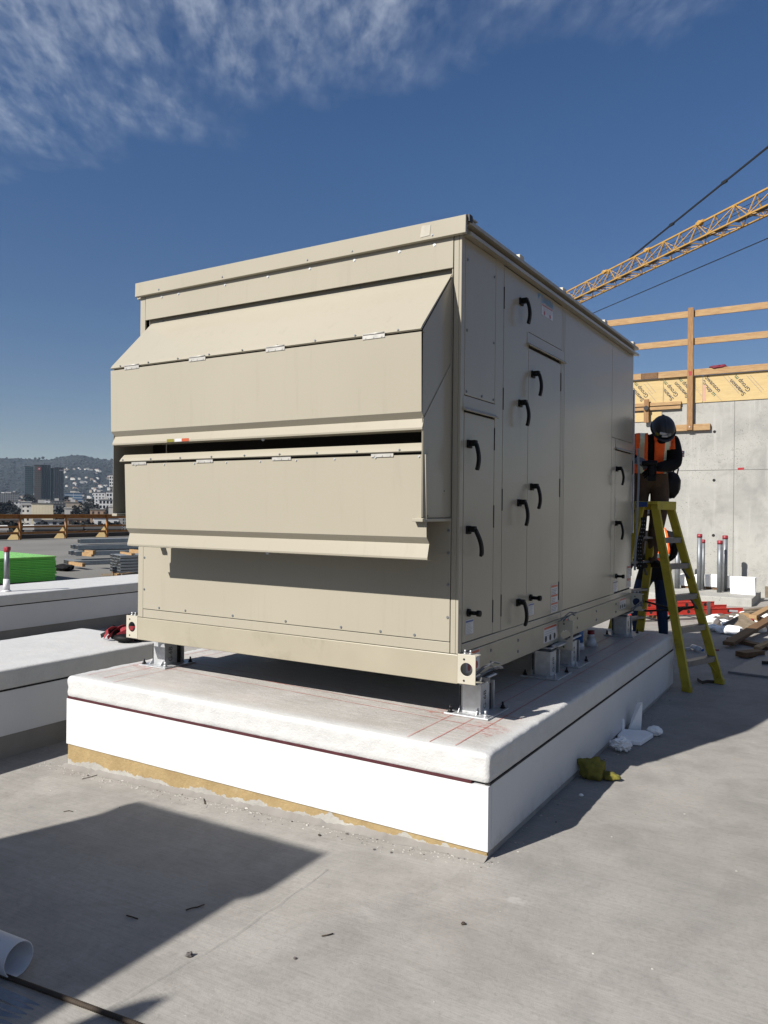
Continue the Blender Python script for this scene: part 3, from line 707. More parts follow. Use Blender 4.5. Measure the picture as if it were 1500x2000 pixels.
# plywood form band with printed lettering
def ply(x0, x1, label, texts, z0=3.895, z1=4.447, rule=()):
    m = MB(); m.box(x0+.002, x1-.002, WY-.019, WY-.001, z0, z1)
    o = m.top('plywood_sheet', M['ply'], label, 'plywood', 'plywood sheets along the top of the wall', bevel=.001)
    for x, z, flip, sz in texts:
        a = math.radians(-50 if not flip else 130); xd = V((math.cos(a), 0, math.sin(a))); yd = V((-math.sin(a), 0, math.cos(a))); p = V((x, WY-.0202, z))
        q = MB()
        def clip(mb_):
            return mb_
        text_mb(q, 'Swanson', sz, p+yd*sz*.5, xd, yd, 0, True)
        text_mb(q, 'Group', sz, p-yd*sz*.5-xd*sz*.45, xd, yd, 0, True); text_mb(q, 'm', sz, p-yd*sz*.5+xd*sz*1.45, xd, yd, 1, True)
        q.v = [V((min(max(v.x, x0+.01), x1-.01), v.y, min(max(v.z, z0+.01), z1-.01))) for v in q.v]
        q.build('printed_lettering', [M['ink'], M['green_ink']], o, recalc=False)
    for x, z, ln in rule:
        q = MB(); d = V((math.cos(math.radians(-52)), 0, math.sin(math.radians(-52)))); c = V((x, WY-.0200, z)); n = V((-d.z, 0, d.x))
        a, b = c-d*ln/2, c+d*ln/2
        q.add([a-n*.003, b-n*.003, b+n*.003, a+n*.003], [(0,1,2,3)])
        q.v = [V((min(max(v.x, x0+.01), x1-.01), v.y, min(max(v.z, z0+.01), z1-.01))) for v in q.v]
        q.build('printed_rule', M['ink_grey'], o)
    return o
ply(-3.25, -2.025, 'cream plywood sheet farthest left along the top of the wall, beside the unit', [(-2.52, 4.20, True, .115)], rule=((-2.33,4.25,.3),(-2.27,4.28,.3),(-2.25,4.08,.26)))
ply(-2.02, -1.252, 'short cream plywood sheet crossed by the guardrail post', [(-1.92, 4.18, True, .115), (-1.62, 4.22, True, .115)], rule=((-1.38,4.2,.5),(-1.33,4.22,.5),(-2.1,4.1,.3)))
ply(-1.248, 1.19, 'long cream plywood sheet with upright and upside down lettering, right of the post', [(-1.10, 4.22, False, .115), (-.56, 4.19, True, .115), (.35, 4.2, False, .115)],
    rule=((-1.06,4.1,.55),(-.72,4.22,.5),(-.66,4.24,.4),(-.3,4.2,.45),(-.25,4.22,.4),(.05,4.2,.4)))
MB().box(-1.252, -1.19, WY-.0203, WY-.0196, 3.92, 4.25).top('paper_strip', M['ply_edge'], 'pink paper strip on the seam between two plywood sheets', 'paper strip')
# guardrail
gr = thing('guardrail', 'lumber guardrail with three rails standing on the top of the concrete wall', 'guardrail', (-1.5, WY, 3.3))
def rail(z0, z1, cuts, y=WY-.06):
    for a, b, mt in cuts: MB().box(a+.003, b-.003, y, y+.038, z0+random.uniform(-.006,.006), z1).build('rail', M[mt], gr, bevel=.004)
rail(5.655, 5.785, ((-4.2,-1.5,'lumber'),(-1.5,3.0,'lumber')))
rail(5.085, 5.215, ((-4.2,-1.5,'lumber'),(-1.5,3.0,'lumber')))
rail(4.448, 4.575, ((-4.2,-2.46,'lumber'),(-2.46,-2.12,'lumber_dark'),(-2.12,-1.53,'lumber'),(-1.53,3.0,'lumber')), WY-.075)
post = MB().box(-1.535, -1.425, WY-.116, WY-.077, 3.335, 5.835).build('post', M['lumber_v'], gr, bevel=.003)
MB().box(1.9, 2.01, WY-.116, WY-.077, 3.335, 5.835).build('post', M['lumber_v'], gr, bevel=.003)
MB().box(-1.83, -1.095, WY-.075, WY-.001, 3.325, 3.455).build('cleat', M['lumber'], gr, bevel=.003)
MB().sheet([(-1.50,WY-.117,4.44),(-1.45,WY-.117,4.45),(-1.44,WY-.117,4.53),(-1.51,WY-.117,4.54)]).build('paint_mark', M['red_label'], post)
m = MB(); m.cyl((-1.48,WY-.121,3.40), (-1.48,WY-.116,3.40), .014, 8); m.build('bolt', M['galv'], post)
for a, b, z0, z1 in ((-3.2,-1.66,3.875,3.945),(-3.2,-1.67,3.79,3.855)):
    MB().box(a, b, WY-.065, WY-.021, z0, z1).build('waler', M['lumber'], gr, bevel=.003)
MB().box(-2.395, -2.295, WY-.11, WY-.067, 3.53, 4.02).build('strongback', M['lumber_v'], gr, bevel=.003)
m = MB(); m.cyl((-2.34,WY-.15,3.83), (-2.34,WY-.11,3.83), .05, 12); m.build('form_tie', M['dark_steel'], gr)
MB().box(-2.95, -2.05, WY-.0185, WY-.0015, 3.56, 3.76).top('plywood_offcut', M['ply'], 'narrow plywood strip on the wall under the wooden walers', 'plywood')
hh = MB(); hh.blob((-.98,WY-.05,4.592), (.16,.05,.035), 3, .45, 3, smooth=True); hh.blob((-.88,WY-.05,4.595), (.07,.04,.04), 6, .4, 2, smooth=True)
hh.top('rag', M['maroon'], 'crumpled dark red cloth on top of the guardrail bottom rail', 'cloth')

# ================================================================== low concrete curb, conduits, foam on it
m = MB(); m.box(-9, -.108, 11.67, 13.18, -.15, .138); m.top('concrete_curb', M['wallc'], 'low flat concrete curb in front of the wall carrying conduits and white foam', 'curb', bevel=.012)
def conduit(x, y, zb, zt, r, label, capped=True):
    t = thing('conduit_pipe', label, 'conduit', (x, y, zb), 'grey conduits with red caps by the wall')
    MB().cyl((x,y,zb), (x,y,zt-.02), r, 18).build('pipe', M['galv_dull'], t)
    if capped:
        m = MB(); m.cyl((x,y,zt-.07), (x,y,zt-.012), r+.005, 18); m.cyl((x,y,zt-.012), (x,y,zt), r+.005, 18, r-.004); m.build('cap', M['red_cap'], t)
conduit(-1.145, 12.66, .138, 1.235, .045, 'tallest thick grey conduit with red cap, left pair by the wall')
conduit(-1.12, 12.95, .138, 1.12, .030, 'thin grey conduit with red cap right behind the left thick one')
conduit(-.755, 12.50, .138, 1.125, .047, 'shorter thick grey conduit with red cap, right pair by the wall')
conduit(-.705, 12.80, .138, 1.215, .047, 'taller grey conduit with red cap, rearmost of the right pair')
conduit(-1.575, 12.80, .138, 1.05, .052, 'grey conduit seen between the ladder rails, behind them', False)
# foam blocks on skids
def fblock(x0, x1, y0, y1, z0, z1, label, seed):
    m = MB(); n = V((.02, .03, 0)); m.box(x0, x1, y0, y1, z0, z1)
    for i, v in enumerate(m.v): m.v[i] = v + V((noise.noise(v*5+n*seed), noise.noise(v*7), noise.noise(v*9+V((seed,0,0)))))*.03
    return m.top('foam_block', M['eps'], label, 'foam block', 'white foam blocks on the curb', bevel=.01)
for i, (a, b) in enumerate(((-1.56,-1.26),(-1.25,-.98),(-.97,-.66))):
    MB().box(a+.02, b-.02, 12.98, 13.12, .138, .185).top('wood_skid', M['lumber_dark'], ('short wooden skid under the left white foam block','short wooden skid under the middle white foam block','short wooden skid under the right white foam block of the row')[i], 'skid', 'wooden skids on the curb')
    fblock(a, b, 12.95, 13.15, .187, .40+.02*i, ('left white foam block behind the ladder rail, on a skid','middle white foam block of the row behind the conduits','right white foam block of the row, behind the right conduit pair')[i], i)
fb = fblock(-.55, -.13, 12.35, 12.52, .139, .47, 'squarish white foam block with scribbled writing on its face, at the curb corner', 9)
m = MB(); rnd = random.Random(4)
for i in range(9):
    x = -.47+.032*i; m.tube([V((x, 12.338, .345+.02*rnd.random())), V((x+.012, 12.337, .33+.03*rnd.random())), V((x+.02, 12.338, .335+.03*rnd.random()))], .0022, 4)
for v in range(len(m.v)): pass
m.build('scribble', M['ink_grey'], None); sb = bpy.data.objects['scribble']; sb.parent = fb; sb.location = -OFF[fb.name]

# ================================================================== yellow step ladder
W_ = V((.353, .936, 0)).normalized(); S_ = V((-.936, .353, 0)).normalized()
FM = V((.25, 4.417, 0)); TM = FM + S_*.46 + V((0,0,1.735)) - CR*.065; TM.z = 1.735; LM = FM + S_*.93
lad = thing('step_ladder', 'yellow double sided step ladder standing at the far end of the white pad', 'ladder', FM+S_*.46)
def lrail(foot, top, par):
    d = (foot-top).normalized()
    m = MB(); up = W_; n = d.cross(W_).normalized()
    # channel: web + two flanges
    m.bar(top, foot+V((0,0,.02)), .028, .085, W_)
    o = m.build('rail', M['yellow'], par, bevel=.004)
    m = MB(); m.bar(foot+V((0,0,.055))-d*.0, foot+V((0,0,.001)), .042, .09, W_); m.build('foot', M['yellow'], o, bevel=.006)
    return o
def fr(c, a, half): return c + W_*half*a
feet = []
for base, side in ((FM, 1), (LM, -1)):
    tops = TM + S_*(-.075*side)
    r1 = lrail(fr(base,-1,.285), fr(tops,-1,.125), lad); r2 = lrail(fr(base,1,.285), fr(tops,1,.125), lad)
    for k in range(5):
        t = (.148, .322, .492, .66, .803)[k]       # fraction from the foot
        c = base.lerp(tops, t); hw = .285+(.125-.285)*t
        m = MB(); m.bar(fr(c,-1,hw-.012), fr(c,1,hw-.012), .078, .022, S_); m.bar(fr(c,-1,hw-.014)-V((0,0,.018))-S_*side*.036, fr(c,1,hw-.014)-V((0,0,.018))-S_*side*.036, .004, .045, S_)
        o = m.build('step', M['alu'], lad, bevel=.003)
        if k in (0, 2, 3):
            for sgn in (-1, 1):
                m = MB(); q = base.lerp(tops, t-.07); m.bar(fr(c,sgn,hw-.10)-V((0,0,.014)), fr(q,sgn,hw+.0)-V((0,0,.02)), .024, .006, S_)
                m.build('step_brace', M['yellow'] if k == 0 else M['alu'], lad)
m = MB(); m.bar(fr(TM,-1,.165)+V((0,0,.005)), fr(TM,1,.165)+V((0,0,.005)), .26, .03, S_)
m.bar(fr(TM,-1,.16)-S_*.126-V((0,0,.03)), fr(TM,1,.16)-S_*.126-V((0,0,.03)), .012, .065, S_); m.bar(fr(TM,-1,.16)+S_*.126-V((0,0,.03)), fr(TM,1,.16)+S_*.126-V((0,0,.03)), .012, .065, S_)
capo = m.build('top_cap', M['yellow'], lad, bevel=.008)
m = MB(); p = fr(TM,-1,.168)+V((0,0,-.01)); m.bar(p+S_*.10, p-S_*.02, .05, .004, V((0,0,1))); m.build('sticker', M['blue_label'], capo)
for sgn in (-1, 1):
    m = MB(); a = FM.lerp(TM, .42); b = LM.lerp(TM, .42); h = .285-.16*.42
    mid = (a+b)/2+V((0,0,-.04)); m.bar(fr(a,sgn,h-.02), fr(mid,sgn,h-.02), .02, .005, V((0,0,1))); m.bar(fr(mid,sgn,h-.02), fr(b,sgn,h-.02), .02, .005, V((0,0,1)))
    m.build('spreader', M['dark_steel'], lad)
m = MB(); a = FM.lerp(TM, .415); m.bar(fr(a,-1,.20)+S_*.03, fr(a,1,.21)+S_*.03, .022, .02, V((0,0,1))); m.build('spreader', M['black'], lad); m = MB(); m.bar(fr(a,-1,.12)+S_*.10-V((0,0,.10)), fr(a,-1,-.05)+S_*.03, .02, .012, V((0,0,1)))
m.build('spreader', M['black'], lad)

# ================================================================== metal strut, strap and film hanging at the unit's far corner
m = MB(); x, y = XR-.036, YB+.022; m.box(x, x+.040, y, y+.004, 1.45, 2.80); m.box(x, x+.004, y+.004, y+.03, 1.45, 2.80); m.box(x+.036, x+.040, y+.004, y+.03, 1.45, 2.80)
m.top('strut_channel', M['galv'], 'upright galvanised strut channel beside the far corner of the cream unit', 'strut')
m = MB(); pts = [V((-.262-.05*t+.010*math.sin(9*t), 4.16+.05*t, 1.60-.50*t)) for t in [i/14 for i in range(15)]]
m.ribbon(pts, .045, .006, (1,.3,0)); n0 = MB()
st = m.top('perforated_strap', M['black'], 'black perforated strap hanging between the unit and the ladder', 'strap')
q = MB()
for p in pts[1:-1]:
    for s in (-.011, .011): q.cyl(p+V((s,-.008,0)), p+V((s,-.004,0)), .006, 8)
q.build('strap_hole', M['galv_dull'], None); sh = bpy.data.objects['strap_hole']; sh.parent = st; sh.location = -OFF[st.name]
m = MB(); pts = [V((-.305+.012*math.sin(5*t), 4.10+.012*math.sin(11*t), 2.25-1.15*t)) for t in [i/16 for i in range(17)]]
m.ribbon(pts, .02, .003, (1,.2,0)); m.top('plastic_film', M['galv_dull'], 'loose pale film strip hanging down the far corner of the unit', 'plastic film')

# ================================================================== under the unit: blue tub and white boot
t = thing('blue_bucket', 'blue plastic bucket with white base in the shade under the unit', 'bucket', (-.53, 2.98, .5))
m = MB(); m.cyl((-.53,2.98,.562), (-.53,2.98,.72), .062, 20, .07); m.build('body', M['blue_pl'], t); m = MB(); m.cyl((-.53,2.98,.5), (-.53,2.98,.56), .075, 20, .066); m.build('base', M['white_pvc'], t)
t = thing('pipe_boot', 'small white cone boot with red tip on the pad under the unit', 'pipe boot', (-.47, 3.22, .5))
m = MB(); m.cyl((-.47,3.22,.5), (-.47,3.22,.575), .055, 18, .030); m.cyl((-.47,3.22,.575), (-.47,3.22,.60), .030, 18, .028); m.build('cone', M['white_pvc'], t)
m = MB(); m.cyl((-.47,3.22,.60), (-.47,3.22,.632), .03, 14); m.build('cap', M['red_cap'], t)
# grey strap lying on the bottom flange of the near bracket, and wire ends by far one
def strapbundle(c, label, n=5, sc_=1.0):
    m = MB(); r_ = random.Random(int(c[1]*100))
    for i in range(n):
        a = V(c)+V((r_.uniform(-.02,.03), r_.uniform(-.02,.02), .004+.008*i)); pts = [a]
        for k in range(5): a = a + V((.016*sc_, .034*sc_, (.012 if k < 4 else -.01)))+V((r_.uniform(-.008,.008), r_.uniform(-.008,.008), r_.uniform(-.004,.006))); pts.append(a)
        m.ribbon(pts, .022*sc_, .003, (1,-.4,.4))
    return m.top('tie_strap', M['galv_dull'], label, 'strap', 'grey straps on the lifting brackets')
strapbundle((XR+.05, YF+.05, .735), 'bundle of grey straps sticking out of the near corner bracket')
strapbundle((XR+.04, 3.86, .735), 'bundle of grey straps sticking out above the far isolator', 5, .8)
strapbundle((XR+.035, 1.90, .868), 'grey straps on the top of the mid lifting bracket', 3, .7)
MB().box(XR+.006, XR+.13, YF+.108, YF+.128, .728, .752).top('steel_angle', M['galv_dull'], 'short grey steel angle on the near corner bracket tray', 'steel angle')
MB().box(XR-.02, XR+.06, 1.80, 1.98, .714, .724).top('shim_plate', M['galv'], 'grey shim plate between the base rail and the middle isolator', 'shim')

# ================================================================== red extension ladder lying by the curb
t = thing('extension_ladder', 'red extension ladder lying on its edge in front of the concrete curb', 'ladder', (-1.2, 10.6, 0))
def edge_on(px): return None
a1 = V((-.10, 10.10, 0)); a0 = a1 - V((.736, .677, 0))*1.96
dr = (a1-a0).normalized(); nr = V((-dr.y, dr.x, 0))
def lrail2(s0, s1, off, z0, z1, holes, nm='rail'):
    p, q = a0+dr*s0+nr*off, a0+dr*s1+nr*off; zc = (z0+z1)/2
    m = MB(); m.bar(p+V((0,0,zc)), q+V((0,0,zc)), z1-z0, .026, (0,0,1)); m.bar(p+V((0,0,z1-.006))-nr*.014, q+V((0,0,z1-.006))-nr*.014, .012, .012, (0,0,1)); m.bar(p+V((0,0,z0+.006))-nr*.014, q+V((0,0,z0+.006))-nr*.014, .012, .012, (0,0,1))
    o = m.build(nm, M['red'], t, bevel=.002)
    for h in holes:
        c = a0+dr*h+nr*off+V((0,0,zc)); m = MB(); m.cyl(c-nr*.0145, c-nr*.0125, .026, 14); m.build('rung_end', M['hole'], o)
    return o
lrail2(0, 1.48, 0, .160, .252, (.04,.36,.68,1.0,1.32))
lo = lrail2(0, 1.95, -.05, .058, .150, (.04,.36,.68,1.0,1.7))
lrail2(0, 1.48, .40, .160, .252, ()); lrail2(0, 1.95, .36, .058, .150, ())
for h in (.04,.36,.68,1.0,1.32):
    c = a0+dr*h; m = MB(); m.cyl(c+V((0,0,.206))+nr*.013, c+V((0,0,.206))+nr*.387, .017, 12); m.build('rung', M['alu'], t)
c = a0+dr*1.34; m = MB(); m.bar(c+V((0,0,.05))-nr*.075, c+V((0,0,.26))-nr*.075, .06, .006, dr); m.build('guide_bracket', M['alu'], t)
c = a0+dr*1.80; m = MB(); m.bar(c-dr*.09+V((0,0,.108))-nr*.0655, c+dr*.06+V((0,0,.098))-nr*.0655, .03, .002, (0,0,1)); m.build('sticker', M['white_label'], lo)
for i, s in enumerate((.5, 1.55)):
    c = a0+dr*s+nr*.16; m = MB(); m.bar(c-nr*.32+V((0,0,.028)), c+nr*.32+V((0,0,.028)), .09, .052, dr)
    m.top('wood_block', M['lumber_dark'], ('wooden block under the middle of the red ladder','wooden block under the right end of the red ladder')[i], 'wood block', 'wooden blocks under the red ladder')

# ================================================================== rubble and lumber at the right edge
rnd = random.Random(12)
def at0(px, py, z=0): return onz(px, py, z)
for i, (px, py, s) in enumerate(((1385,1222,.10),(1394,1232,.07),(1398,1212,.075),(1415,1222,.07),(1440,1216,.085),(1424,1230,.085),(1408,1236,.075),(1432,1240,.10),(1452,1206,.07),(1470,1216,.09),(1480,1234,.085),(1492,1208,.07))):
    p = at0(px, py); m = MB(); m.blob((p.x, p.y, s*.62), (s*1.25, s, s*.75), i+20, .5, 2, smooth=False)
    m.top('foam_chunk', M['eps'], ('broken white foam chunk, number of them by the grey rubble' if False else
          'broken white foam chunk in the rubble pile at the right edge'), 'foam chunk', 'white foam chunks in the rubble')
for i in range(26):
    px, py = rnd.uniform(1396, 1462), rnd.uniform(1206, 1224); p = at0(px, py); s = rnd.uniform(.05, .085)
    m = MB(); m.blob((p.x, p.y, s*.6), (s*1.2, s, s*.8), i+50, .5, 1); m.top('rubble_lump', M['gravel'], 'dark grey lump in the rubble pile behind the ladder foot', 'rubble', 'grey lumps in the rubble pile')
def plank(p0, p1, w, h, label, mt='lumber_dark', side=None):
    m = MB(); m.bar(p0, p1, w, h, side or V((0,0,1)).cross(V(p1)-V(p0))); return m.top('plank', M[mt], label, 'plank', 'loose planks at the right edge', bevel=.004)
P = lambda x, y, z: onz(x, y, z)
plank(P(1422,1262,.03)+V((0,0,.03)), P(1530,1196,.18)+V((0,0,.02)), .13, .045, 'brown plank propped over others, pointing up to the right')
plank(P(1426,1248,.02), P(1510,1268,.02), .12, .05, 'brown plank flat on the deck under the propped plank')
plank(P(1446,1280,.03)+V((0,0,.01)), P(1484,1276,.03)+V((0,0,.01)), .14, .06, 'short brown block end nearest the camera in the lumber heap')
plank(P(1375,1213,.03), P(1472,1207,.03)+V((0,0,.09)), .1, .04, 'thin board lying in front of the red ladder on the rubble', 'lumber_grey')
plank(P(1448,1194,.05), P(1520,1186,.10), .10, .05, 'grey board lying beside the curb corner', 'lumber_grey')
plank(P(1452,1200,.14), P(1530,1222,.12), .12, .045, 'tan plank crossing behind the propped brown plank', 'lumber')
plank(P(1470,1205,.22), P(1520,1178,.2), .1, .045, 'light tan plank on top of the lumber heap', 'lumber')
plank(P(1478,1266,.05), P(1520,1246,.05), .07, .04, 'pale strip of wood in front of the lumber heap', 'lumber')
m = MB(); c = P(1452,1236,.02); m.bar(c+V((-.16,-.04,.02)), c+V((.05,.22,.16)), .26, .035, (1,.0,-.2)); m.top('grey_board', M['lumber_grey'], 'square grey board leaning on white foam chunks', 'board')
m = MB(); c = P(1468,1212,.14); m.blob(c, (.05,.04,.03), 4, .4, 1); m.top('red_rag', M['red_strap'], 'scrap of red cloth in the lumber heap', 'cloth')
m = MB(); c = P(1516,1168,.0); m.box(c.x-.2, c.x+1.6, c.y, c.y+.6, .0, .22); m.top('timber_box', M['lumber_grey'], 'grey timber box beside the end of the concrete curb', 'box', bevel=.01)
# grey sheet on the deck
q = [P(1422,1313,.012), P(1500,1272,.012), P(1580,1280,.012), P(1560,1330,.012)]
m = MB(); m.prism([V((v.x,v.y,.003)) for v in q], (0,0,.022)); m.top('grey_sheet', M['sheetmetal'], 'flat grey sheet lying on the deck at the right edge', 'sheet', bevel=.002)
m = MB(); c = P(1508,1298,.03); m.bar(c+V((-.1,.0,.012)), c+V((.12,.06,.012)), .035, .02, (0,0,1)); m.top('metal_bracket', M['dark_steel'], 'small dark bracket lying on the grey sheet', 'bracket')
# water bottle with crushed side and white tube
c0, c1 = P(1352,1264,.03), P(1383,1274,.03)
def glass(name, c, rough=.05):
    t = NT(name); t.b.inputs['Base Color'].default_value = c; t.b.inputs['Roughness'].default_value = rough
    t.b.inputs['Transmission Weight'].default_value = .75; t.b.inputs['IOR'].default_value = 1.2
    v = t.coord(); t.bump(t.noise(v, 30, 3), .4, .01); return t.mat
M['clear'] = glass('clear_plastic', (.86, .88, .92, 1), .12)
t = thing('water_bottle', 'clear crumpled water bottle lying between the ladder feet', 'bottle', V((c0.x, c0.y, 0)))
d = (c1-c0).normalized(); L = .215
pts = [c0+d*L*k for k in (0,.03,.25,.5,.72,.84,.93,1)]; pts = [V((p.x,p.y,.034)) for p in pts]
m = MB(); m.tube(pts, [.026,.032,.0325,.031,.0325,.024,.013,.012], 18); m.build('body', M['clear'], t)
m = MB(); m.tube([pts[2]+d*.005, pts[3]+d*.02], .0331, 18); m.build('label', M['white_label'], t)
m = MB(); m.cyl(pts[-1], pts[-1]+d*.014, .0145, 14); m.build('cap', M['blue_pl'], t)
a, b = P(1322,1268,.012), P(1352,1266,.012); m = MB(); m.tube([a, a.lerp(b,.4)+V((.02,.03,.0)), b], .012, 10); m.top('white_tube', M['white_pvc'], 'short white tube lying left of the water bottle', 'tube')
m = MB(); a, b = P(1392,1270,.006), P(1404,1270,.006); m.bar(a, b, .02, .012, (0,0,1)); m.top('red_clip', M['red_strap'], 'little red strip on the deck behind the right ladder foot', 'strip')
m = MB(); a = [P(1362,1327,.01), P(1371,1333,.03), P(1381,1331,.02), P(1396,1332,.012)]; m.ribbon(a, .03, .004, (0,0,1)); m.top('torn_strap', M['rust'], 'curled brown strip on the deck by the right ladder foot', 'strip')
# foam scraps beside the pad
def scrap(px, py, dims, label, seed, amp=.4, rot=None, lift=1.0):
    p = P(px, py, 0); m = MB(); m.blob((p.x, p.y, 0), dims, seed, amp, 4, rot=rot, fr=2.6)
    lo = min(v.z for v in m.v); m.v = [v-V((0,0,lo-.003)) for v in m.v]
    return m.top('foam_scrap', M['eps'], label, 'foam scrap', 'white foam scraps beside the pad')
scrap(1214, 1468, (.062,.05,.042), 'round knobbly white foam scrap nearest the camera beside the pad', 3, .55)
scrap(1279, 1437, (.055,.045,.035), 'grey lens shaped foam scrap lying apart on the right', 5, .15)
m = MB(); q = [P(1205,1446,0), P(1220,1456,0), P(1252,1458,0), P(1276,1443,0), P(1262,1436,0), P(1216,1434,0)]
m.prism([V((p.x,p.y,.003+.004*(i%2))) for i, p in enumerate(q)], (0,0,.034)); m.top('foam_scrap', M['eps'], 'flat pointed foam offcut lying under the upright wedge', 'foam scrap', 'white foam scraps beside the pad', bevel=.006)
a, b = P(1224,1432,0), P(1252,1430,0); m = MB(); top_ = P(1251,1432,0)+V((.01,.02,.235))
m.add([a, b, b+V((-.03,.10,0)), a+V((0,.08,0)), top_, top_+V((-.05,.03,-.02))], [(0,1,4,5),(1,2,4),(2,3,5,4),(3,0,5),(0,3,2,1)]); m.top('foam_scrap', M['eps'], 'upright foam wedge leaning on the pad side', 'foam scrap', 'white foam scraps beside the pad', bevel=.006)
p = P(1213,1434,0); m = MB(); m.box(p.x-.022, p.x+.022, p.y-.02, p.y+.02, .003, .115); m.v = [v+V((0,0,0))+V((noise.noise(v*20)*.008, noise.noise(v*23)*.008, 0)) for v in m.v]
m.top('foam_scrap', M['eps'], 'small upright foam stub left of the wedge', 'foam scrap', 'white foam scraps beside the pad', bevel=.008)
# olive cloth bag
p = P(1150, 1524, 0); m = MB(); m.blob((p.x+.005, p.y+.03, .058), (.078,.05,.072), 8, .5, 4, smooth=True, fr=1.45)
m.blob((p.x+.105, p.y+.075, .025), (.06,.035,.03), 11, .4, 3, smooth=True, fr=1.6); m.v = [V((v.x, v.y, max(.003, v.z))) for v in m.v]
m.top('olive_cloth', M['cloth_olive'], 'olive green crumpled cloth glove against the near side of the pad', 'cloth')
# ================================================================== workers
def skin_body(name, J, E, parent, root, sub=2):
    """J: joint -> (point, rx, ry); one continuous surface grown over the skeleton"""
    names = list(J); idx = {k: i for i, k in enumerate(names)}
    me = bpy.data.meshes.new(name); me.from_pydata([J[k][0] for k in names], [(idx[a], idx[b]) for a, b in E], [])
    o = bpy.data.objects.new(name, me); col.objects.link(o)
    sm = o.modifiers.new('skin', 'SKIN'); sm.use_smooth_shade = True; sm.branch_smoothing = .6
    for i, k in enumerate(names):
        sv = me.skin_vertices[0].data[i]; sv.radius = (J[k][1], J[k][2]); sv.use_root = (k == root)
    ss = o.modifiers.new('sub', 'SUBSURF'); ss.levels = sub; ss.render_levels = sub
    dg = bpy.context.evaluated_depsgraph_get(); m2 = bpy.data.meshes.new_from_object(o.evaluated_get(dg))
    bpy.data.objects.remove(o); return m2
def cloth(name, c, rough=.9): return pm(name, c, rough, 0, .22, 14, .5, 60, .2)
M['skin'] = pm('skin', S(150, 104, 82), .55, 0, .06, 10, .05, 60)
M['khaki'] = cloth('brown_trousers', S(104, 84, 68)); M['jacket'] = cloth('black_cloth', S(24, 24, 27)); M['jeans'] = cloth('blue_jeans', S(42, 56, 84))
M['vest'] = pm('orange_vest', (.95,.14,.03,1), .75, 0, .14, 16, .4, 60, .2); M['reflect'] = pm('reflective_tape', (.66,.72,.52,1), .4, .1, .08, 20, .1, 80)
M['glove'] = cloth('grey_glove', S(128, 130, 138)); M['boot'] = cloth('work_boot', S(52, 42, 34), .8); M['hat'] = pm('hard_hat_navy', S(12, 14, 22), .5, 0, .06, 8, .02, 60, .6)
M['leather'] = cloth('black_leather', S(26, 24, 24), .6)

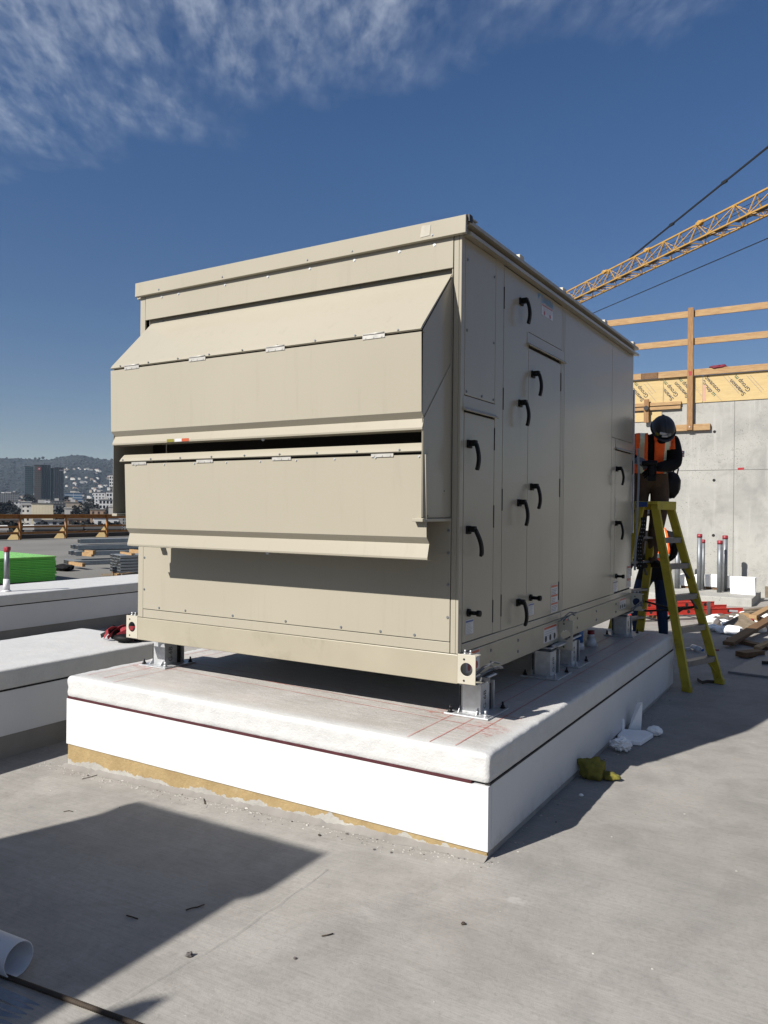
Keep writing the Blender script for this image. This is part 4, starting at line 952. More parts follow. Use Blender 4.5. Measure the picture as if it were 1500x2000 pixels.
def person(name, loc, A, B, J, E, label, zones, vest_fn, hatspec, hands, boots, extra=None, cuts=()):
    """A: direction to the viewer's right, B: direction the person faces; joints as (a, b, z)"""
    t = thing(name, label, 'person', loc)
    A = V(A).normalized(); B = V(B).normalized(); O = V((loc[0], loc[1], 0))
    W = lambda p: O + A*p[0] + B*p[1] + V((0,0,p[2]))
    JJ = {k: (W(v[0]), v[1], v[2]) for k, v in J.items()}
    me = skin_body('body', JJ, E, t, 'pelvis')
    inv = lambda p: ((p-O).dot(A), (p-O).dot(B), p.z)
    bm = bmesh.new(); bm.from_mesh(me)                       # crisp garment edges: cut the surface along the hems
    for ax, val in cuts:
        nrm_ = (A, B, V((0,0,1)))[ax]; base_ = O + nrm_*val if ax < 2 else V((O.x, O.y, val))
        bmesh.ops.bisect_plane(bm, geom=bm.verts[:]+bm.edges[:]+bm.faces[:], plane_co=base_, plane_no=nrm_, dist=.0004)
    bm.to_mesh(me); bm.free()
    mats = [M['skin']] + [M[z[0]] for z in zones]
    me.materials.clear()
    for m_ in mats: me.materials.append(m_)
    torso = []
    for f in me.polygons:
        a, b, z = inv(f.center); f.use_smooth = True; f.material_index = 0
        for i, (mt, fn) in enumerate(zones):
            if fn(a, b, z): f.material_index = i+1; break
        if vest_fn and vest_fn(a, b, z): torso.append(f.index)
    shift = V(loc)
    # vest: the torso surface lifted off the body, with its own thickness
    if torso:
        used = sorted({v for fi in torso for v in me.polygons[fi].vertices}); mp = {v: i for i, v in enumerate(used)}
        vs = [me.vertices[v].co + me.vertices[v].normal*.016 for v in used]
        m = MB(); mi = []
        for fi in torso:
            a, b, z = inv(me.polygons[fi].center); mi.append(1 if extra and extra(a, b, z) else 0)
        m.v = [V(v) for v in vs]; m.f = [[mp[v] for v in me.polygons[fi].vertices] for fi in torso]; m.m = mi; m.sm = [True]*len(mi)
        v_o = m.build('safety_vest', [M['vest'], M['reflect']], t, recalc=False)
        sd = v_o.modifiers.new('thick', 'SOLIDIFY'); sd.thickness = .008; sd.offset = -1
    for v in me.vertices: v.co -= shift
    o = bpy.data.objects.new('body', me); col.objects.link(o); o.parent = t
    # hands: palm and five fingers each
    for h in hands:
        p, d, n, gl, curl = W(h[0]), (A*h[1][0]+B*h[1][1]+V((0,0,h[1][2]))).normalized(), (A*h[2][0]+B*h[2][1]+V((0,0,h[2][2]))), h[3], h[4]
        n = (n - d*n.dot(d)).normalized(); s = d.cross(n)
        m = MB(); m.blob(p+d*.045, (.055,.047,.026), 2, .08, 2, smooth=True, rot=Matrix((d, s, n)).transposed())
        for k, (off, ln) in enumerate(((-.032,.066),(-.011,.078),(.011,.074),(.031,.058))):
            q = p+d*.08+s*off; pts = [q, q+d*ln*.4-n*ln*.12*curl, q+d*ln*.65-n*ln*.5*curl, q+d*ln*(.62 if curl > .6 else .95)-n*ln*.85*curl]
            m.tube(pts, [.0105,.010,.009,.007], 8)
        q = p+d*.03-s*.036; m.tube([q, q+d*.022-s*.022-n*.012*curl, q+d*.045-s*.03-n*.03*curl, q+d*.062-s*.024-n*.036*curl], [.013,.012,.0105,.008], 8)
        m.build('glove' if gl != 'skin' else 'hand', M[gl], t)
    for h in boots:
        p = W(h[0]); d = (A*h[1][0]+B*h[1][1]).normalized(); s = V((-d.y, d.x, 0))
        m = MB(); k = .002
        ring = []
        for f_, w, hh in ((-.075,.030,.11),(-.05,.040,.125),(0,.043,.12),(.05,.045,.088),(.11,.05,.066),(.16,.046,.055),(.195,.028,.04)):
            c = p+d*f_; ring.append([c-s*w+V((0,0,k)), c+s*w+V((0,0,k)), c+s*w+V((0,0,hh*.55)), c+s*w*.55+V((0,0,hh)), c-s*w*.55+V((0,0,hh)), c-s*w+V((0,0,hh*.55))])
        vs = [v for r in ring for v in r]; R_ = len(ring)
        m.add(vs, [(i*6+j, i*6+(j+1)%6, (i+1)*6+(j+1)%6, (i+1)*6+j) for i in range(R_-1) for j in range(6)]+[tuple(range(6)), tuple((R_-1)*6+j for j in range(6))], 0, True)
        m.build('boot', M['boot'], t, bevel=.006)
    # head: face with eyes, nose, mouth and ears; hat above
    hc, fwd, up = W(hatspec[0]), (A*hatspec[1][0]+B*hatspec[1][1]+V((0,0,hatspec[1][2]))).normalized(), None
    up = (V((0,0,1)) - fwd*fwd.z); up = (A*hatspec[2][0]+B*hatspec[2][1]+V((0,0,hatspec[2][2]))); up = (up-fwd*up.dot(fwd)).normalized(); s = fwd.cross(up)
    Rm = Matrix((fwd, s, up)).transposed()
    m = MB(); m.blob(hc, (.094,.074,.112), 1, .04, 3, smooth=True, rot=Rm)
    m.blob(hc+fwd*.092-up*.012, (.016,.013,.024), 2, .05, 2, smooth=True, rot=Rm)
    for sg in (-1, 1): m.blob(hc+s*.075*sg-up*.01-fwd*.005, (.02,.008,.03), 3, .05, 1, smooth=True, rot=Rm)
    m.blob(hc+fwd*.05-up*.085, (.04,.045,.03), 5, .05, 2, smooth=True, rot=Rm)
    hd = m.build('head', M[hatspec[4]] if len(hatspec) > 4 else M['skin'], t)
    for sg in (-1, 1): m = MB(); m.blob(hc+fwd*.087+s*.031*sg+up*.012, (.007,.011,.007), 3, .02, 1, smooth=True, rot=Rm); m.build('eye', M['ink'], hd)
    m = MB(); m.blob(hc+fwd*.083-up*.055, (.006,.024,.006), 3, .02, 1, smooth=True, rot=Rm); m.build('mouth', M['red_label'], hd)
    if hatspec[3]:
        m = MB(); n = 28; rows = 9; vs = []
        for i in range(rows+1):
            ph = PI/2*i/rows
            for j in range(n):
                th = 2*PI*j/n; r_ = math.cos(ph)
                vs.append(hc+up*(.035+.110*math.sin(ph)) + fwd*(.136*r_*math.cos(th)) + s*(.110*r_*math.sin(th)))
        m.add(vs, [(i*n+j, i*n+(j+1)%n, (i+1)*n+(j+1)%n, (i+1)*n+j) for i in range(rows) for j in range(n)], 0, True)
        # brim
        vs = []
        for rr, dz in ((1.0,.035),(1.0,.027),(1.1,.022),(1.1,.028)):
            for j in range(n):
                th = 2*PI*j/n; ex = rr + (.22*max(0, math.cos(th))**2 if rr > 1 else 0)
                vs.append(hc+up*dz+fwd*(.136*ex*math.cos(th))+s*(.110*rr*math.sin(th)))
        m.add(vs, [(k*n+j, k*n+(j+1)%n, ((k+1)%4)*n+(j+1)%n, ((k+1)%4)*n+j) for k in range(4) for j in range(n)], 0, True)
        for off in (0,):
            pts = [hc+up*(.035+.111*math.sin(q))+fwd*(.137*math.cos(q))*1+s*off for q in [PI*.12+PI*.76*i/10 for i in range(11)]]; m.tube(pts, .009, 6)
        hat = m.build('hard_hat', M['hat'], t)
        def dec(ang, ph, w, h, mt, nm):
            c = hc+up*(.035+.112*math.sin(ph))+fwd*(.138*math.cos(ph)*math.cos(ang))+s*(.112*math.cos(ph)*math.sin(ang))
            nn = (c-hc-up*.035).normalized(); x = up.cross(nn).normalized(); y = nn.cross(x)
            m = MB(); m.add([c+nn*.004-x*w-y*h, c+nn*.004+x*w-y*h, c+nn*.004+x*w+y*h, c+nn*.004-x*w+y*h, c-nn*.01-x*w-y*h, c-nn*.01+x*w-y*h, c-nn*.01+x*w+y*h, c-nn*.01-x*w+y*h], [(0,1,2,3),(4,7,6,5),(0,4,5,1),(1,5,6,2),(2,6,7,3),(3,7,4,0)]); m.build(nm, M[mt], hat, bevel=.002)
        for d_ in hatspec[5]: dec(*d_)
    return t, W, A, B

# worker on the ladder, bent over towards the camera
OX, OY = -.38, 4.79
A1, B1 = (.96, .28, 0), (.28, -.96, 0)
J = {'pelvis': ((.02,-.02,2.03),.15,.125), 'waist': ((.035,.05,2.13),.175,.13), 'chest': ((.06,.16,2.28),.20,.135), 'neck': ((.09,.25,2.40),.065,.065), 'head': ((.12,.33,2.44),.085,.085),
     'hipL': ((-.08,-.01,1.90),.135,.125), 'kneeL': ((-.075,.10,1.56),.088,.085), 'ankL': ((-.07,-.02,1.20),.055,.055), 'toeL': ((-.065,.06,1.13),.04,.04),
     'hipR': ((.15,-.01,1.90),.135,.125), 'kneeR': ((.105,.10,1.56),.088,.085), 'ankR': ((.065,-.03,1.20),.055,.055), 'toeR': ((.075,.05,1.13),.04,.04),
     'shL': ((-.115,.17,2.39),.07,.07), 'elL': ((-.20,.22,2.20),.065,.065), 'wrL': ((-.12,.40,2.16),.046,.046),
     'shR': ((.255,.15,2.38),.085,.085), 'elR': ((.262,.20,2.12),.078,.078), 'wrR': ((.06,.40,2.08),.046,.046)}
E_ = [('pelvis','waist'),('waist','chest'),('chest','neck'),('neck','head'),('pelvis','hipL'),('hipL','kneeL'),('kneeL','ankL'),('ankL','toeL'),('pelvis','hipR'),('hipR','kneeR'),('kneeR','ankR'),('ankR','toeR'),
      ('chest','shL'),('shL','elL'),('elL','wrL'),('chest','shR'),('shR','elR'),('elR','wrR')]
w1, W1, Aw, Bw = person('person', (OX, OY, 1.085), A1, B1, J, E_, 'worker in navy hard hat and orange vest bent over on the yellow ladder', 
    [('khaki', lambda a,b,z: z < 2.05), ('jacket', lambda a,b,z: z >= 2.05)],
    lambda a,b,z: 2.04 < z < 2.47 and -.13 < a < .255 and not (0 < a < .06 and b > .12) and not (a > .17 and z < 2.27) and not (z < 2.24 and b > .28),
    ((.125,.36,2.445),(.10,.62,-.78),(.10,.72,.69), True, 'jacket', [(.25,.42,.034,.011,'white_label','sticker'),(-.30,.30,.016,.016,'galv_dull','sticker'),(.1,.2,.026,.009,'white_label','sticker'),(.75,.15,.018,.014,'cloth_olive','sticker')]),
    [((-.13,.41,2.165),(.85,.15,-.50),(0,.7,.7),'glove',.8), ((.055,.41,2.08),(-.6,.3,-.5),(.3,.8,.3),'jacket',.9)],
    [((-.07,-.03,1.085),(.25,1)), ((.07,-.04,1.085),(.45,1))],
    lambda a,b,z: (-.075 < a < -.03 or .15 < a < .20) and b > .02,
    [(2,2.05),(2,2.04),(2,2.47),(0,-.13),(0,.255),(0,0),(0,.06),(1,.12),(0,.17),(2,2.27),(2,2.24),(1,.28),(0,-.075),(0,-.03),(0,.15),(0,.20),(1,.02)])
m = MB(); p = W1((.245,-.06,1.93)); m.blob(p, (.085,.10,.15), 7, .25, 3, smooth=True); m.v = [V((v.x, v.y, min(v.z, 2.07))) for v in m.v]
pouch = m.build('tool_pouch', M['leather'], w1)
for k in range(4): m = MB(); q = p+V((-.05+.03*k, -.02+.02*k, .06)); m.cyl(q, q+V((.012*(k-1),.0,.11)), .008, 8); m.build('tool', M['alu' if k % 2 else 'black'], pouch)
m = MB()
pts = [W1((.02+.175*math.cos(q), -.01+.145*math.sin(q), 2.035)) for q in [2*PI*i/24 for i in range(25)]]; m.ribbon(pts, .05, .006, (0,0,1)); m.build('tool_belt', M['leather'], w1)
m = MB(); c = W1((.29,.165,2.24)); nn = (A1[0]*V((1,0,0))).normalized(); m.blob(c, (.03,.03,.03), 3, .1, 1)
# arm patch: blue field over red and white stripes, lying on the sleeve
pt = MB(); b0 = W1((.330,.175,2.20)); xa = (Bw*.75-Aw*.35).normalized(); 
for i, mt in enumerate((0,1,0,1,0)): pt.add([b0-xa*.034+V((0,0,.012*i)), b0+xa*.034+V((0,0,.012*i)), b0+xa*.034+V((0,0,.012*i+.012)), b0-xa*.034+V((0,0,.012*i+.012))], [(0,1,2,3)], mt)
pt.add([b0-xa*.034+V((0,0,.034))+Aw*.001, b0+xa*.0+V((0,0,.034))+Aw*.001, b0+xa*.0+V((0,0,.060))+Aw*.001, b0-xa*.034+V((0,0,.060))+Aw*.001], [(0,1,2,3)], 2)
pa = pt.build('arm_patch', [M['red_label'], M['white_label'], M['blue_label']], w1, recalc=False); sd = pa.modifiers.new('thick', 'SOLIDIFY'); sd.thickness = .004
# cordless driver held in both hands: a thing of its own
t = thing('cordless_drill', 'black cordless drill in the hands of the worker on the ladder', 'drill', W1((.02,.47,2.02)))
h = W1((.02,.47,2.12)); m = MB(); m.tube([h+Aw*.05, h-Aw*.02, h-Aw*.09], [.028,.030,.024], 14); m.bar(h, h-V((0,0,.13)), .04, .032, Aw); m.bar(h-V((0,0,.12))-Aw*.0, h-V((0,0,.17)), .08, .055, Aw); m.build('body', M['black'], t, bevel=.006)
m = MB(); m.cyl(h-Aw*.09, h-Aw*.125, .016, 12, .010); m.cyl(h-Aw*.125, h-Aw*.19, .004, 8); m.build('chuck', M['galv_dull'], t)

# second worker standing on the deck behind the ladder, turned away to the left
O2 = onz(1284, 1250, 0); O2 = V((-.69, 6.77, 0))
A2, B2 = (.853,.522,0), (-.62,.60,0)
J2 = {'pelvis': ((-.05,0,.93),.19,.14), 'waist': ((-.03,0,1.08),.20,.14), 'chest': ((.03,.03,1.29),.20,.14), 'neck': ((.05,.06,1.47),.06,.06), 'head': ((.05,.08,1.56),.08,.08),
     'hipL': ((-.17,0,.84),.11,.11), 'kneeL': ((-.22,.04,.47),.085,.085), 'ankL': ((-.24,-.02,.12),.065,.065), 'toeL': ((-.24,.06,.05),.04,.04),
     'hipR': ((.08,0,.84),.11,.11), 'kneeR': ((.085,.03,.47),.075,.075), 'ankR': ((.08,-.03,.12),.062,.062), 'toeR': ((.09,.05,.05),.04,.04),
     'shL': ((-.14,.08,1.40),.07,.07), 'elL': ((-.27,.18,1.10),.07,.07), 'wrL': ((-.26,.34,.97),.045,.045),
     'shR': ((.235,.03,1.38),.075,.075), 'elR': ((.255,.08,1.10),.06,.06), 'wrR': ((.16,.28,.96),.04,.04)}
w2, W2, Aw2, Bw2 = person('person', (O2.x, O2.y, 0), A2, B2, J2, E_, 'worker in blue jeans, black jacket and orange vest standing behind the ladder',
    [('jeans', lambda a,b,z: z < .80), ('jacket', lambda a,b,z: z >= .80)],
    lambda a,b,z: .98 < z < 1.46 and -.05 < a < .12,
    ((.05,.09,1.60),(-.1,1,-.15),(0,.15,1), True, 'skin', [(.3,.4,.03,.01,'white_label','sticker')]),
    [((-.26,.37,.99),(-.1,.7,-.6),(0,.6,.7),'red_strap',.6), ((.155,.29,.95),(-.4,.7,-.5),(.3,.6,.6),'glove',.6)],
    [((-.24,-.02,.003),(0,1)), ((.085,-.03,.003),(.55,.8))],
    lambda a,b,z: 1.08 < z < 1.13 or .05 < a < .09, [(2,.98),(2,1.46),(0,-.05),(0,.12),(2,.80),(2,1.08),(2,1.13),(0,.05),(0,.09)])
# ================================================================== left side of the deck
ZD = -.122
t = thing('vent_pipe', 'grey vent pipe with red cap and white boot standing on the far left pad', 'vent pipe', (-8.27, 2.86, .5))
m = MB(); m.cyl((-8.27,2.86,.5), (-8.27,2.86,.52), .075, 20, .044); m.cyl((-8.27,2.86,.52), (-8.27,2.86,.67), .043, 20, .040); m.build('boot', M['white_pvc'], t)
m = MB(); m.cyl((-8.27,2.86,.67), (-8.27,2.86,1.06), .034, 20); m.build('pipe', M['galv_dull'], t)
m = MB(); m.cyl((-8.27,2.86,1.03), (-8.27,2.86,1.10), .040, 20); m.bar((-8.30,2.86,1.075), (-8.22,2.86,1.075), .05, .055, (0,0,1)); m.build('cap', M['red_cap'], t, bevel=.006)
# harness on the middle pad
t = thing('safety_harness', 'tangled red and black safety harness lying on the bare white pad behind the unit corner', 'harness', (-3.87, 1.22, .5))
rnd = random.Random(3)
for i in range(7):
    a = V((-3.99+.04*i, 1.13+.035*i+rnd.uniform(-.05,.05), .53)); pts = []
    for k in range(14):
        u = k/13; pts.append(a + V((.24*(u-.5)+.05*math.sin(6*u+i), .20*(u-.5)+.07*math.cos(5*u+2*i), .0+.075*abs(math.sin(PI*u*(1.2+.2*(i%3)))))))
    m = MB(); m.ribbon(pts, .036, .004, (.3,.2,1)); m.build('strap', M['red_strap'] if i % 3 else M['black'], t)
for i, (x, y, z, d) in enumerate(((-4.00,1.12,.565,(.03,.045,.06)),(-3.84,1.10,.535,(.11,.08,.035)),(-3.78,1.2,.54,(.10,.07,.04)),(-3.93,1.26,.60,(.05,.05,.03)))):
    m = MB(); m.blob((x,y,z), d, i+2, .2, 2, smooth=True); m.build('pad' if i else 'buckle', M['black'], t)
# green board stack: every board is a thing
bd = (V((-14.62, 8.17, 0))); base = ZD+.03
ux, uy = V((-.14, -.99, 0)).normalized(), V((-.99, .14, 0)).normalized()
GN = 15
for i in range(GN):
    j = V((random.uniform(-.022,.022), random.uniform(-.02,.02), 0)); c = V((-14.62, 8.17, 0))+j
    m = MB(); a, b, c3, d3 = c, c+ux*2.44, c+ux*2.44+uy*4.9, c+uy*4.9
    m.prism([p+V((0,0,base+.0382*i+.001)) for p in (a, b, c3, d3)], (0,0,.0340))
    m.top('insulation_board', [M['green']] if i < GN-1 else [M['green_top']], 'green insulation board in the stack beyond the capped pipe' if i < GN-1 else 'topmost green insulation board, colour paled for the light on it, of the stack beyond the capped pipe', 'insulation board', 'green insulation boards in the stack', bevel=.004)
# steel studs, bundled on lumber
def stud(c, d, L, w, h, label):
    t = thing('steel_stud', label, 'steel stud', c, 'long grey steel studs stacked on lumber')
    e = V((-d.y, d.x, 0)); m = MB()
    z = V((0,0,1)); a = V(c)
    m.bar(a+z*(h/2)-e*(w/2-.004), a+d*L+z*(h/2)-e*(w/2-.004), h, .008, z); m.bar(a+z*(h/2)+e*(w/2-.004), a+d*L+z*(h/2)+e*(w/2-.004), h, .008, z)
    m.bar(a+z*(h-.004), a+d*L+z*(h-.004), w, .008, e); m.bar(a+z*.004, a+d*L+z*.004, w, .008, e)
    m.build('channel', M['stud'], t); q = MB(); q.bar(a-d*.004+z*(h/2), a+d*.004+z*(h/2), h*.80, w*.88, z); q.build('shade_end_plug', M['stud_dark'], t)  # dark plug coloured as the shade inside the channel end
    return t
d1 = V((.34, .94, 0)).normalized(); e1 = V((-d1.y, d1.x, 0))
b0 = onz(140, 1104, ZD); rows = [(0, 4, 'bottom'), (.17, 4, 'second'), (.34, 3, 'third'), (.52, 2, 'top')]
for zi, (z, nn, nmz) in enumerate(rows):
    for k in range(nn):
        c = b0 + e1*(.26*k+.3*zi-.1) + d1*(.25*zi*(1 if k % 2 else .6)) + V((0,0,z+.10 if zi else .0))
        stud(c, d1, 6.5, .24, .13, 'long grey steel stud in the %s layer of the stack left of the unit' % nmz)
for i, (px, py, z, L) in enumerate(((137,1100,.14,.9),(163,1082,.42,.5),(168,1078,.60,.35),(255,1076,.5,.6))):
    c = onz(px, py, ZD+z); m = MB(); m.bar(c, c+e1*-L+d1*.1, .10, .09, V((0,0,1)))
    m.top('lumber_spacer', M['lumber'], ('long pale lumber spacer on the lowest steel studs','short lumber spacer in the middle of the stud stack','lumber block standing on the stud stack','lumber spacer at the right end of the stud stack')[i], 'spacer')
c = onz(194, 1076, ZD); m = MB(); m.pipe(c, c+V((0,0,.22)), .42, .40, 28); m.top('duct_ring', M['galv'], 'round galvanised duct ring behind the stud stack', 'duct')
b1 = onz(232, 1124, ZD); d2 = V((.38,.92,0)).normalized(); e2 = V((-d2.y, d2.x, 0))
for r_ in range(6):
    for k in range(4):
        c = b1 + e2*(.21*k) + V((0,0,.06+.078*r_)) + d2*random.uniform(-.02,.02)
        stud(c, d2, 2.2, .20, .068, 'short steel channel with yellow edge in the neat bundle nearest the unit').keys()
for o in list(col.objects):
    if o.get('label','').startswith('short steel channel'): o['group'] = 'short steel channels in the neat bundle'
c = b1+e2*.3+V((0,0,.54))+d2*.35; m = MB(); m.bar(c-e2*.35, c+e2*.6, .09, .05, e2.cross(V((0,0,1)))); m.top('lumber_spacer', M['lumber'], 'yellow lumber strip on top of the neat channel bundle', 'spacer')
for s in (.1, 1.6):
    c = b1+d2*s+V((0,0,.028)); m = MB(); m.bar(c-e2*.2, c+e2*.9, .06, .052, V((0,0,1))); m.top('lumber_spacer', M['lumber_dark'], 'dark lumber bearer under the %s end of the channel bundle' % ('near' if s < 1 else 'far'), 'spacer')
c = onz(122, 1115, ZD); m = MB(); m.blob((c.x+.05,c.y,ZD+.09), (.36,.22,.10), 5, .3, 3); m.top('tarp_bundle', M['jacket'], 'dark rolled tarp on the deck beside the green stack', 'tarp')
c = onz(208, 1126, ZD)
for i in range(5): m = MB(); q = c+V((.12*i-.2,.06*i,0)); m.bar(q+V((0,0,.03)), q+V((.35-.1*i,.1+.1*i,.05)), .06, .04, V((0,0,1))); m.top('wood_offcut', M['lumber' if i % 2 else 'lumber_grey'], 'wood offcut in the scatter beside the channel bundle', 'offcut', 'wood offcuts beside the channel bundle')
# cut sheet and cord by the middle pad
m = MB(); q = [P(100,1437,gz(-3.6)), P(104,1443,gz(-3.6)), P(78,1433,gz(-3.6)), P(72,1430,gz(-3.6))]
m.prism([V((v.x,v.y,gz(v.x)+.004)) for v in (P(-10,1460,-.12),P(20,1447,-.12),P(78,1431,-.12),P(74,1437,-.12),P(24,1449,-.12),P(-8,1464,-.12))], (0,0,.006)); m.top('foam_strip', M['foam'], 'thin white foam strip on the deck along the bare white pad', 'strip')
m = MB(); pts = [P(22,1443,-.11), P(38,1447,-.10), P(52,1446,-.11), P(57,1449,-.11), P(46,1458,-.115), P(24,1470,-.117)]; m.tube([V((p.x,p.y,gz(p.x)+.012+.01*(i==1))) for i,p in enumerate(pts)], .006, 6); m.top('wire_loop', M['rust'], 'thin brown wire bent on the deck beside the white foam strip', 'wire')

# ================================================================== foreground left corner
zf = gz(-1.2)
e = P(36, 1908, zf); ax = V((-.94, -.07, 0)).normalized()
r0 = .062; cpt = V((e.x, e.y, zf+r0+.002))
t = thing('pvc_pipe', 'cut end of a thick white plastic pipe lying in the bottom left corner', 'pipe', V((cpt.x, cpt.y, zf)))
m = MB(); m.pipe(cpt, cpt+ax*1.6, r0, r0-.0045, 40); pp = m.build('tube', M['white_pvc'], t)
m = MB(); s_ = V((0,0,1)); pr = ax.cross(s_)
text_mb(m, 'SCH 40 PVC 4 IN', .016, cpt+ax*.13+V((0,0,r0*.93))-pr*(r0*-.40)*-1, -ax, V((pr.x*.9,pr.y*.9,.36)) if pr.y > 0 else V((-pr.x*.9,-pr.y*.9,.36)))
m.build('pipe_print', M['ink'], pp)
m = MB(); a, b = P(-30,1898,zf), P(330,2052,zf); a.z = b.z = 0
a.z = gz(a.x)+.012; b.z = gz(b.x)+.012; m.cyl(a, b, .0085, 10); dv = (b-a).normalized()
for k in range(95): q = a+dv*(.010*k); m.cyl(q, q+dv*.003, .0092, 8)
m.top('rebar', M['rust'], 'rusty ribbed steel bar lying across the bottom left corner', 'rebar')
for i, (p0, p1) in enumerate((((-40,1915),(74,1967)),((-40,1932),(62,1975)),((-40,1948),(50,1985)),((-40,1968),(38,1992)),((-40,1985),(20,2004)))):
    a, b = P(*p0, zf+.01), P(*p1, zf+.01); m = MB(); m.ribbon([a, a.lerp(b,.4)+V((0,0,.006*(i%2))), a.lerp(b,.8)+V((0,0,.004)), b], .016, .0015, (0,.7,.5))
    m.top('plastic_strip', M['strip'], 'clear plastic strip in the bunch below the rusty bar', 'plastic strip', 'clear plastic strips in the bottom left corner')
# twigs, pebbles and nails on the deck
def twig(pts, r, label, mt='rust'):
    q = []
    for x, y in pts: p = P(x, y, 0); p = P(x, y, gz(p.x)); p.z = gz(p.x)+r+.001; q.append(p)
    m = MB(); m.tube(q, r*.7, 6); m.top('twig', M[mt], label, 'twig')
twig([(363,1779),(374,1775),(386,1773),(399,1768)], .004, 'long crooked dark twig in the big shadow at the left')
twig([(247,1789),(258,1792),(269,1796)], .004, 'short straight dark twig in the big shadow at the left')
twig([(628,1830),(640,1828),(651,1825)], .0035, 'thin dark twig on the sunny deck right of the big shadow')

twig([(398,1560),(400,1570)], .004, 'small upright dark nail by the yellow base of the pad')
twig([(124,1584),(135,1582),(142,1584)], .003, 'thin dark sliver on the deck above the big shadow')
twig([(160,1520),(180,1515),(190,1512)], .003, 'brown sliver by the left end of the yellow base')
for x, y, r, lb, mt in ((370,1868,.013,'pale pebble on the sunny deck just right of the big shadow','gravel'),(576,1873,.006,'tiny dark pebble right of the pale one','gravel'),(905,1806,.008,'dark crumb on the deck below the pad corner','rust'),
                        (624,1632,.007,'dark crumb on the deck under the yellow base','rust'),(1135,1555,.010,'white crumb in the shade beside the pad','eps')):
    p = P(x, y, 0); p = P(x, y, gz(p.x)); m = MB(); m.blob((p.x,p.y,gz(p.x)+r*.6), (r*1.2,r,r*.8), int(x), .5, 2); m.top('pebble', M[mt], lb, 'pebble')
# mortar crumbs along the foot of the pad: nobody could count them
m = MB(); rnd = random.Random(8)
for i in range(1100):
    if i < 760: x = rnd.uniform(-3.3, .05); y = -abs(rnd.gauss(0, .06))-.004
    elif i < 900: x = abs(rnd.gauss(0, .05))+.002; y = rnd.uniform(0, 4.3)
    else: x = rnd.uniform(-3.0, 3.2); y = rnd.uniform(-2.0, 6)
    if -3.12 < x < 0.0 and 0 < y < 4.3: continue
    s = rnd.uniform(.0009, .0036)*(2.2 if rnd.random() < .06 else 1); m.blob((x, y, gz(x)+s*.4), (s*rnd.uniform(.8,2.2), s, s*.6), i, .4, 0, mi=0 if rnd.random() < .75 else 1)
o = m.build('mortar_crumbs', [M['crumb'], M['gravel']]); tag(o, 'pale mortar crumbs scattered along the foot of the pad', 'crumbs', kind='stuff')
# grout fillet at the foot of the front face
m = MB(); n = 240; L0 = []
for i in range(n+1):
    x = -3.14+3.135*i/n; w = .018+.016*noise.noise(V((x*3,0,0)))+.014*noise.noise(V((x*11,3,0)))+.008*noise.noise(V((x*40,3,0))); h = .020+.014*noise.noise(V((x*5,7,0)))+.010*noise.noise(V((x*25,9,0)))
    g = gz(x); L0.append([(x,-w-.02,g+.001),(x,-w*.5,g+h*.45),(x,.0085,g+h)])
vs = [p for r_ in L0 for p in r_]; m.add(vs, [(i*3+j, (i+1)*3+j, (i+1)*3+j+1, i*3+j+1) for i in range(n) for j in range(2)], 0, True)
m.build('mortar_fillet', M['curb_plain'], pad_t)
# raised hairline ridge in the slab
m = MB(); pts = [P(640,1688,0), P(560,1745,0), P(480,1800,0), P(400,1850,0), P(300,1905,0), P(200,1962,0), P(80,2040,0)]; q = []
for a, b in zip(pts[:-1], pts[1:]):
    for k in range(6): p = a.lerp(b, k/6); p = p+V((noise.noise(p*8)*.012, noise.noise(p*9+V((5,0,0)))*.012, 0)); q.append(p)
vs = []
for i, p in enumerate(q):
    d = (q[min(i+1,len(q)-1)]-q[max(i-1,0)]).normalized(); s = V((-d.y,d.x,0)); w = .010+.006*noise.noise(p*12); g = gz(p.x)
    vs += [(p-s*w).to_3d()+V((0,0,g+.0006-p.z)), p+V((0,0,g+.0040-p.z)), p+s*w+V((0,0,g+.0006-p.z))]
m.add(vs, [(i*3+j, (i+1)*3+j, (i+1)*3+j+1, i*3+j+1) for i in range(len(q)-1) for j in range(2)], 0, True)
o = m.build('slab_ridge', M['deck']); tag(o, 'faint raised pour line running diagonally over the front deck', 'slab ridge', kind='structure')

# ================================================================== roof edge, fence
m = MB(); m.box(-36.9, -36.62, -30, 45, -.9, .12); m.top('parapet', M['cloth_grey'] if 'cloth_grey' in M else M['stud_dark'], 'low dark kerb along the far left edge of the roof deck', 'parapet')
fen = thing('roof_fence', 'orange brown lumber fence with plywood kickers along the far roof edge', 'fence', (-36.3, 25, ZD))
wood('fence_lumber', S(212,146,80), S(172,112,58)); M['fence'] = bpy.data.materials['fence_lumber']
for i in range(-9, 9):
    y = 21.25 + 2.75*i
    MB().box(-35.97, -35.87, y, y+.09, ZD, 1.16).build('post', M['fence'], fen)
    m = MB(); m.prism([(-35.98,y-.003,ZD),(-36.42,y-.35,ZD),(-35.98,y-.003,.62)], (.02,-.03,0)); m.build('kicker', M['ply'], fen)
for z0, z1, x in ((.98,1.16,-36.02),(.50,.60,-36.02),(.16,.28,-36.02)): MB().box(x, x+.045, -6, 44.9, z0, z1).build('rail', M['fence'], fen)
MB().box(-36.04, -35.86, -6, 44.9, 1.162, 1.21).build('top_plate', M['fence'], fen)

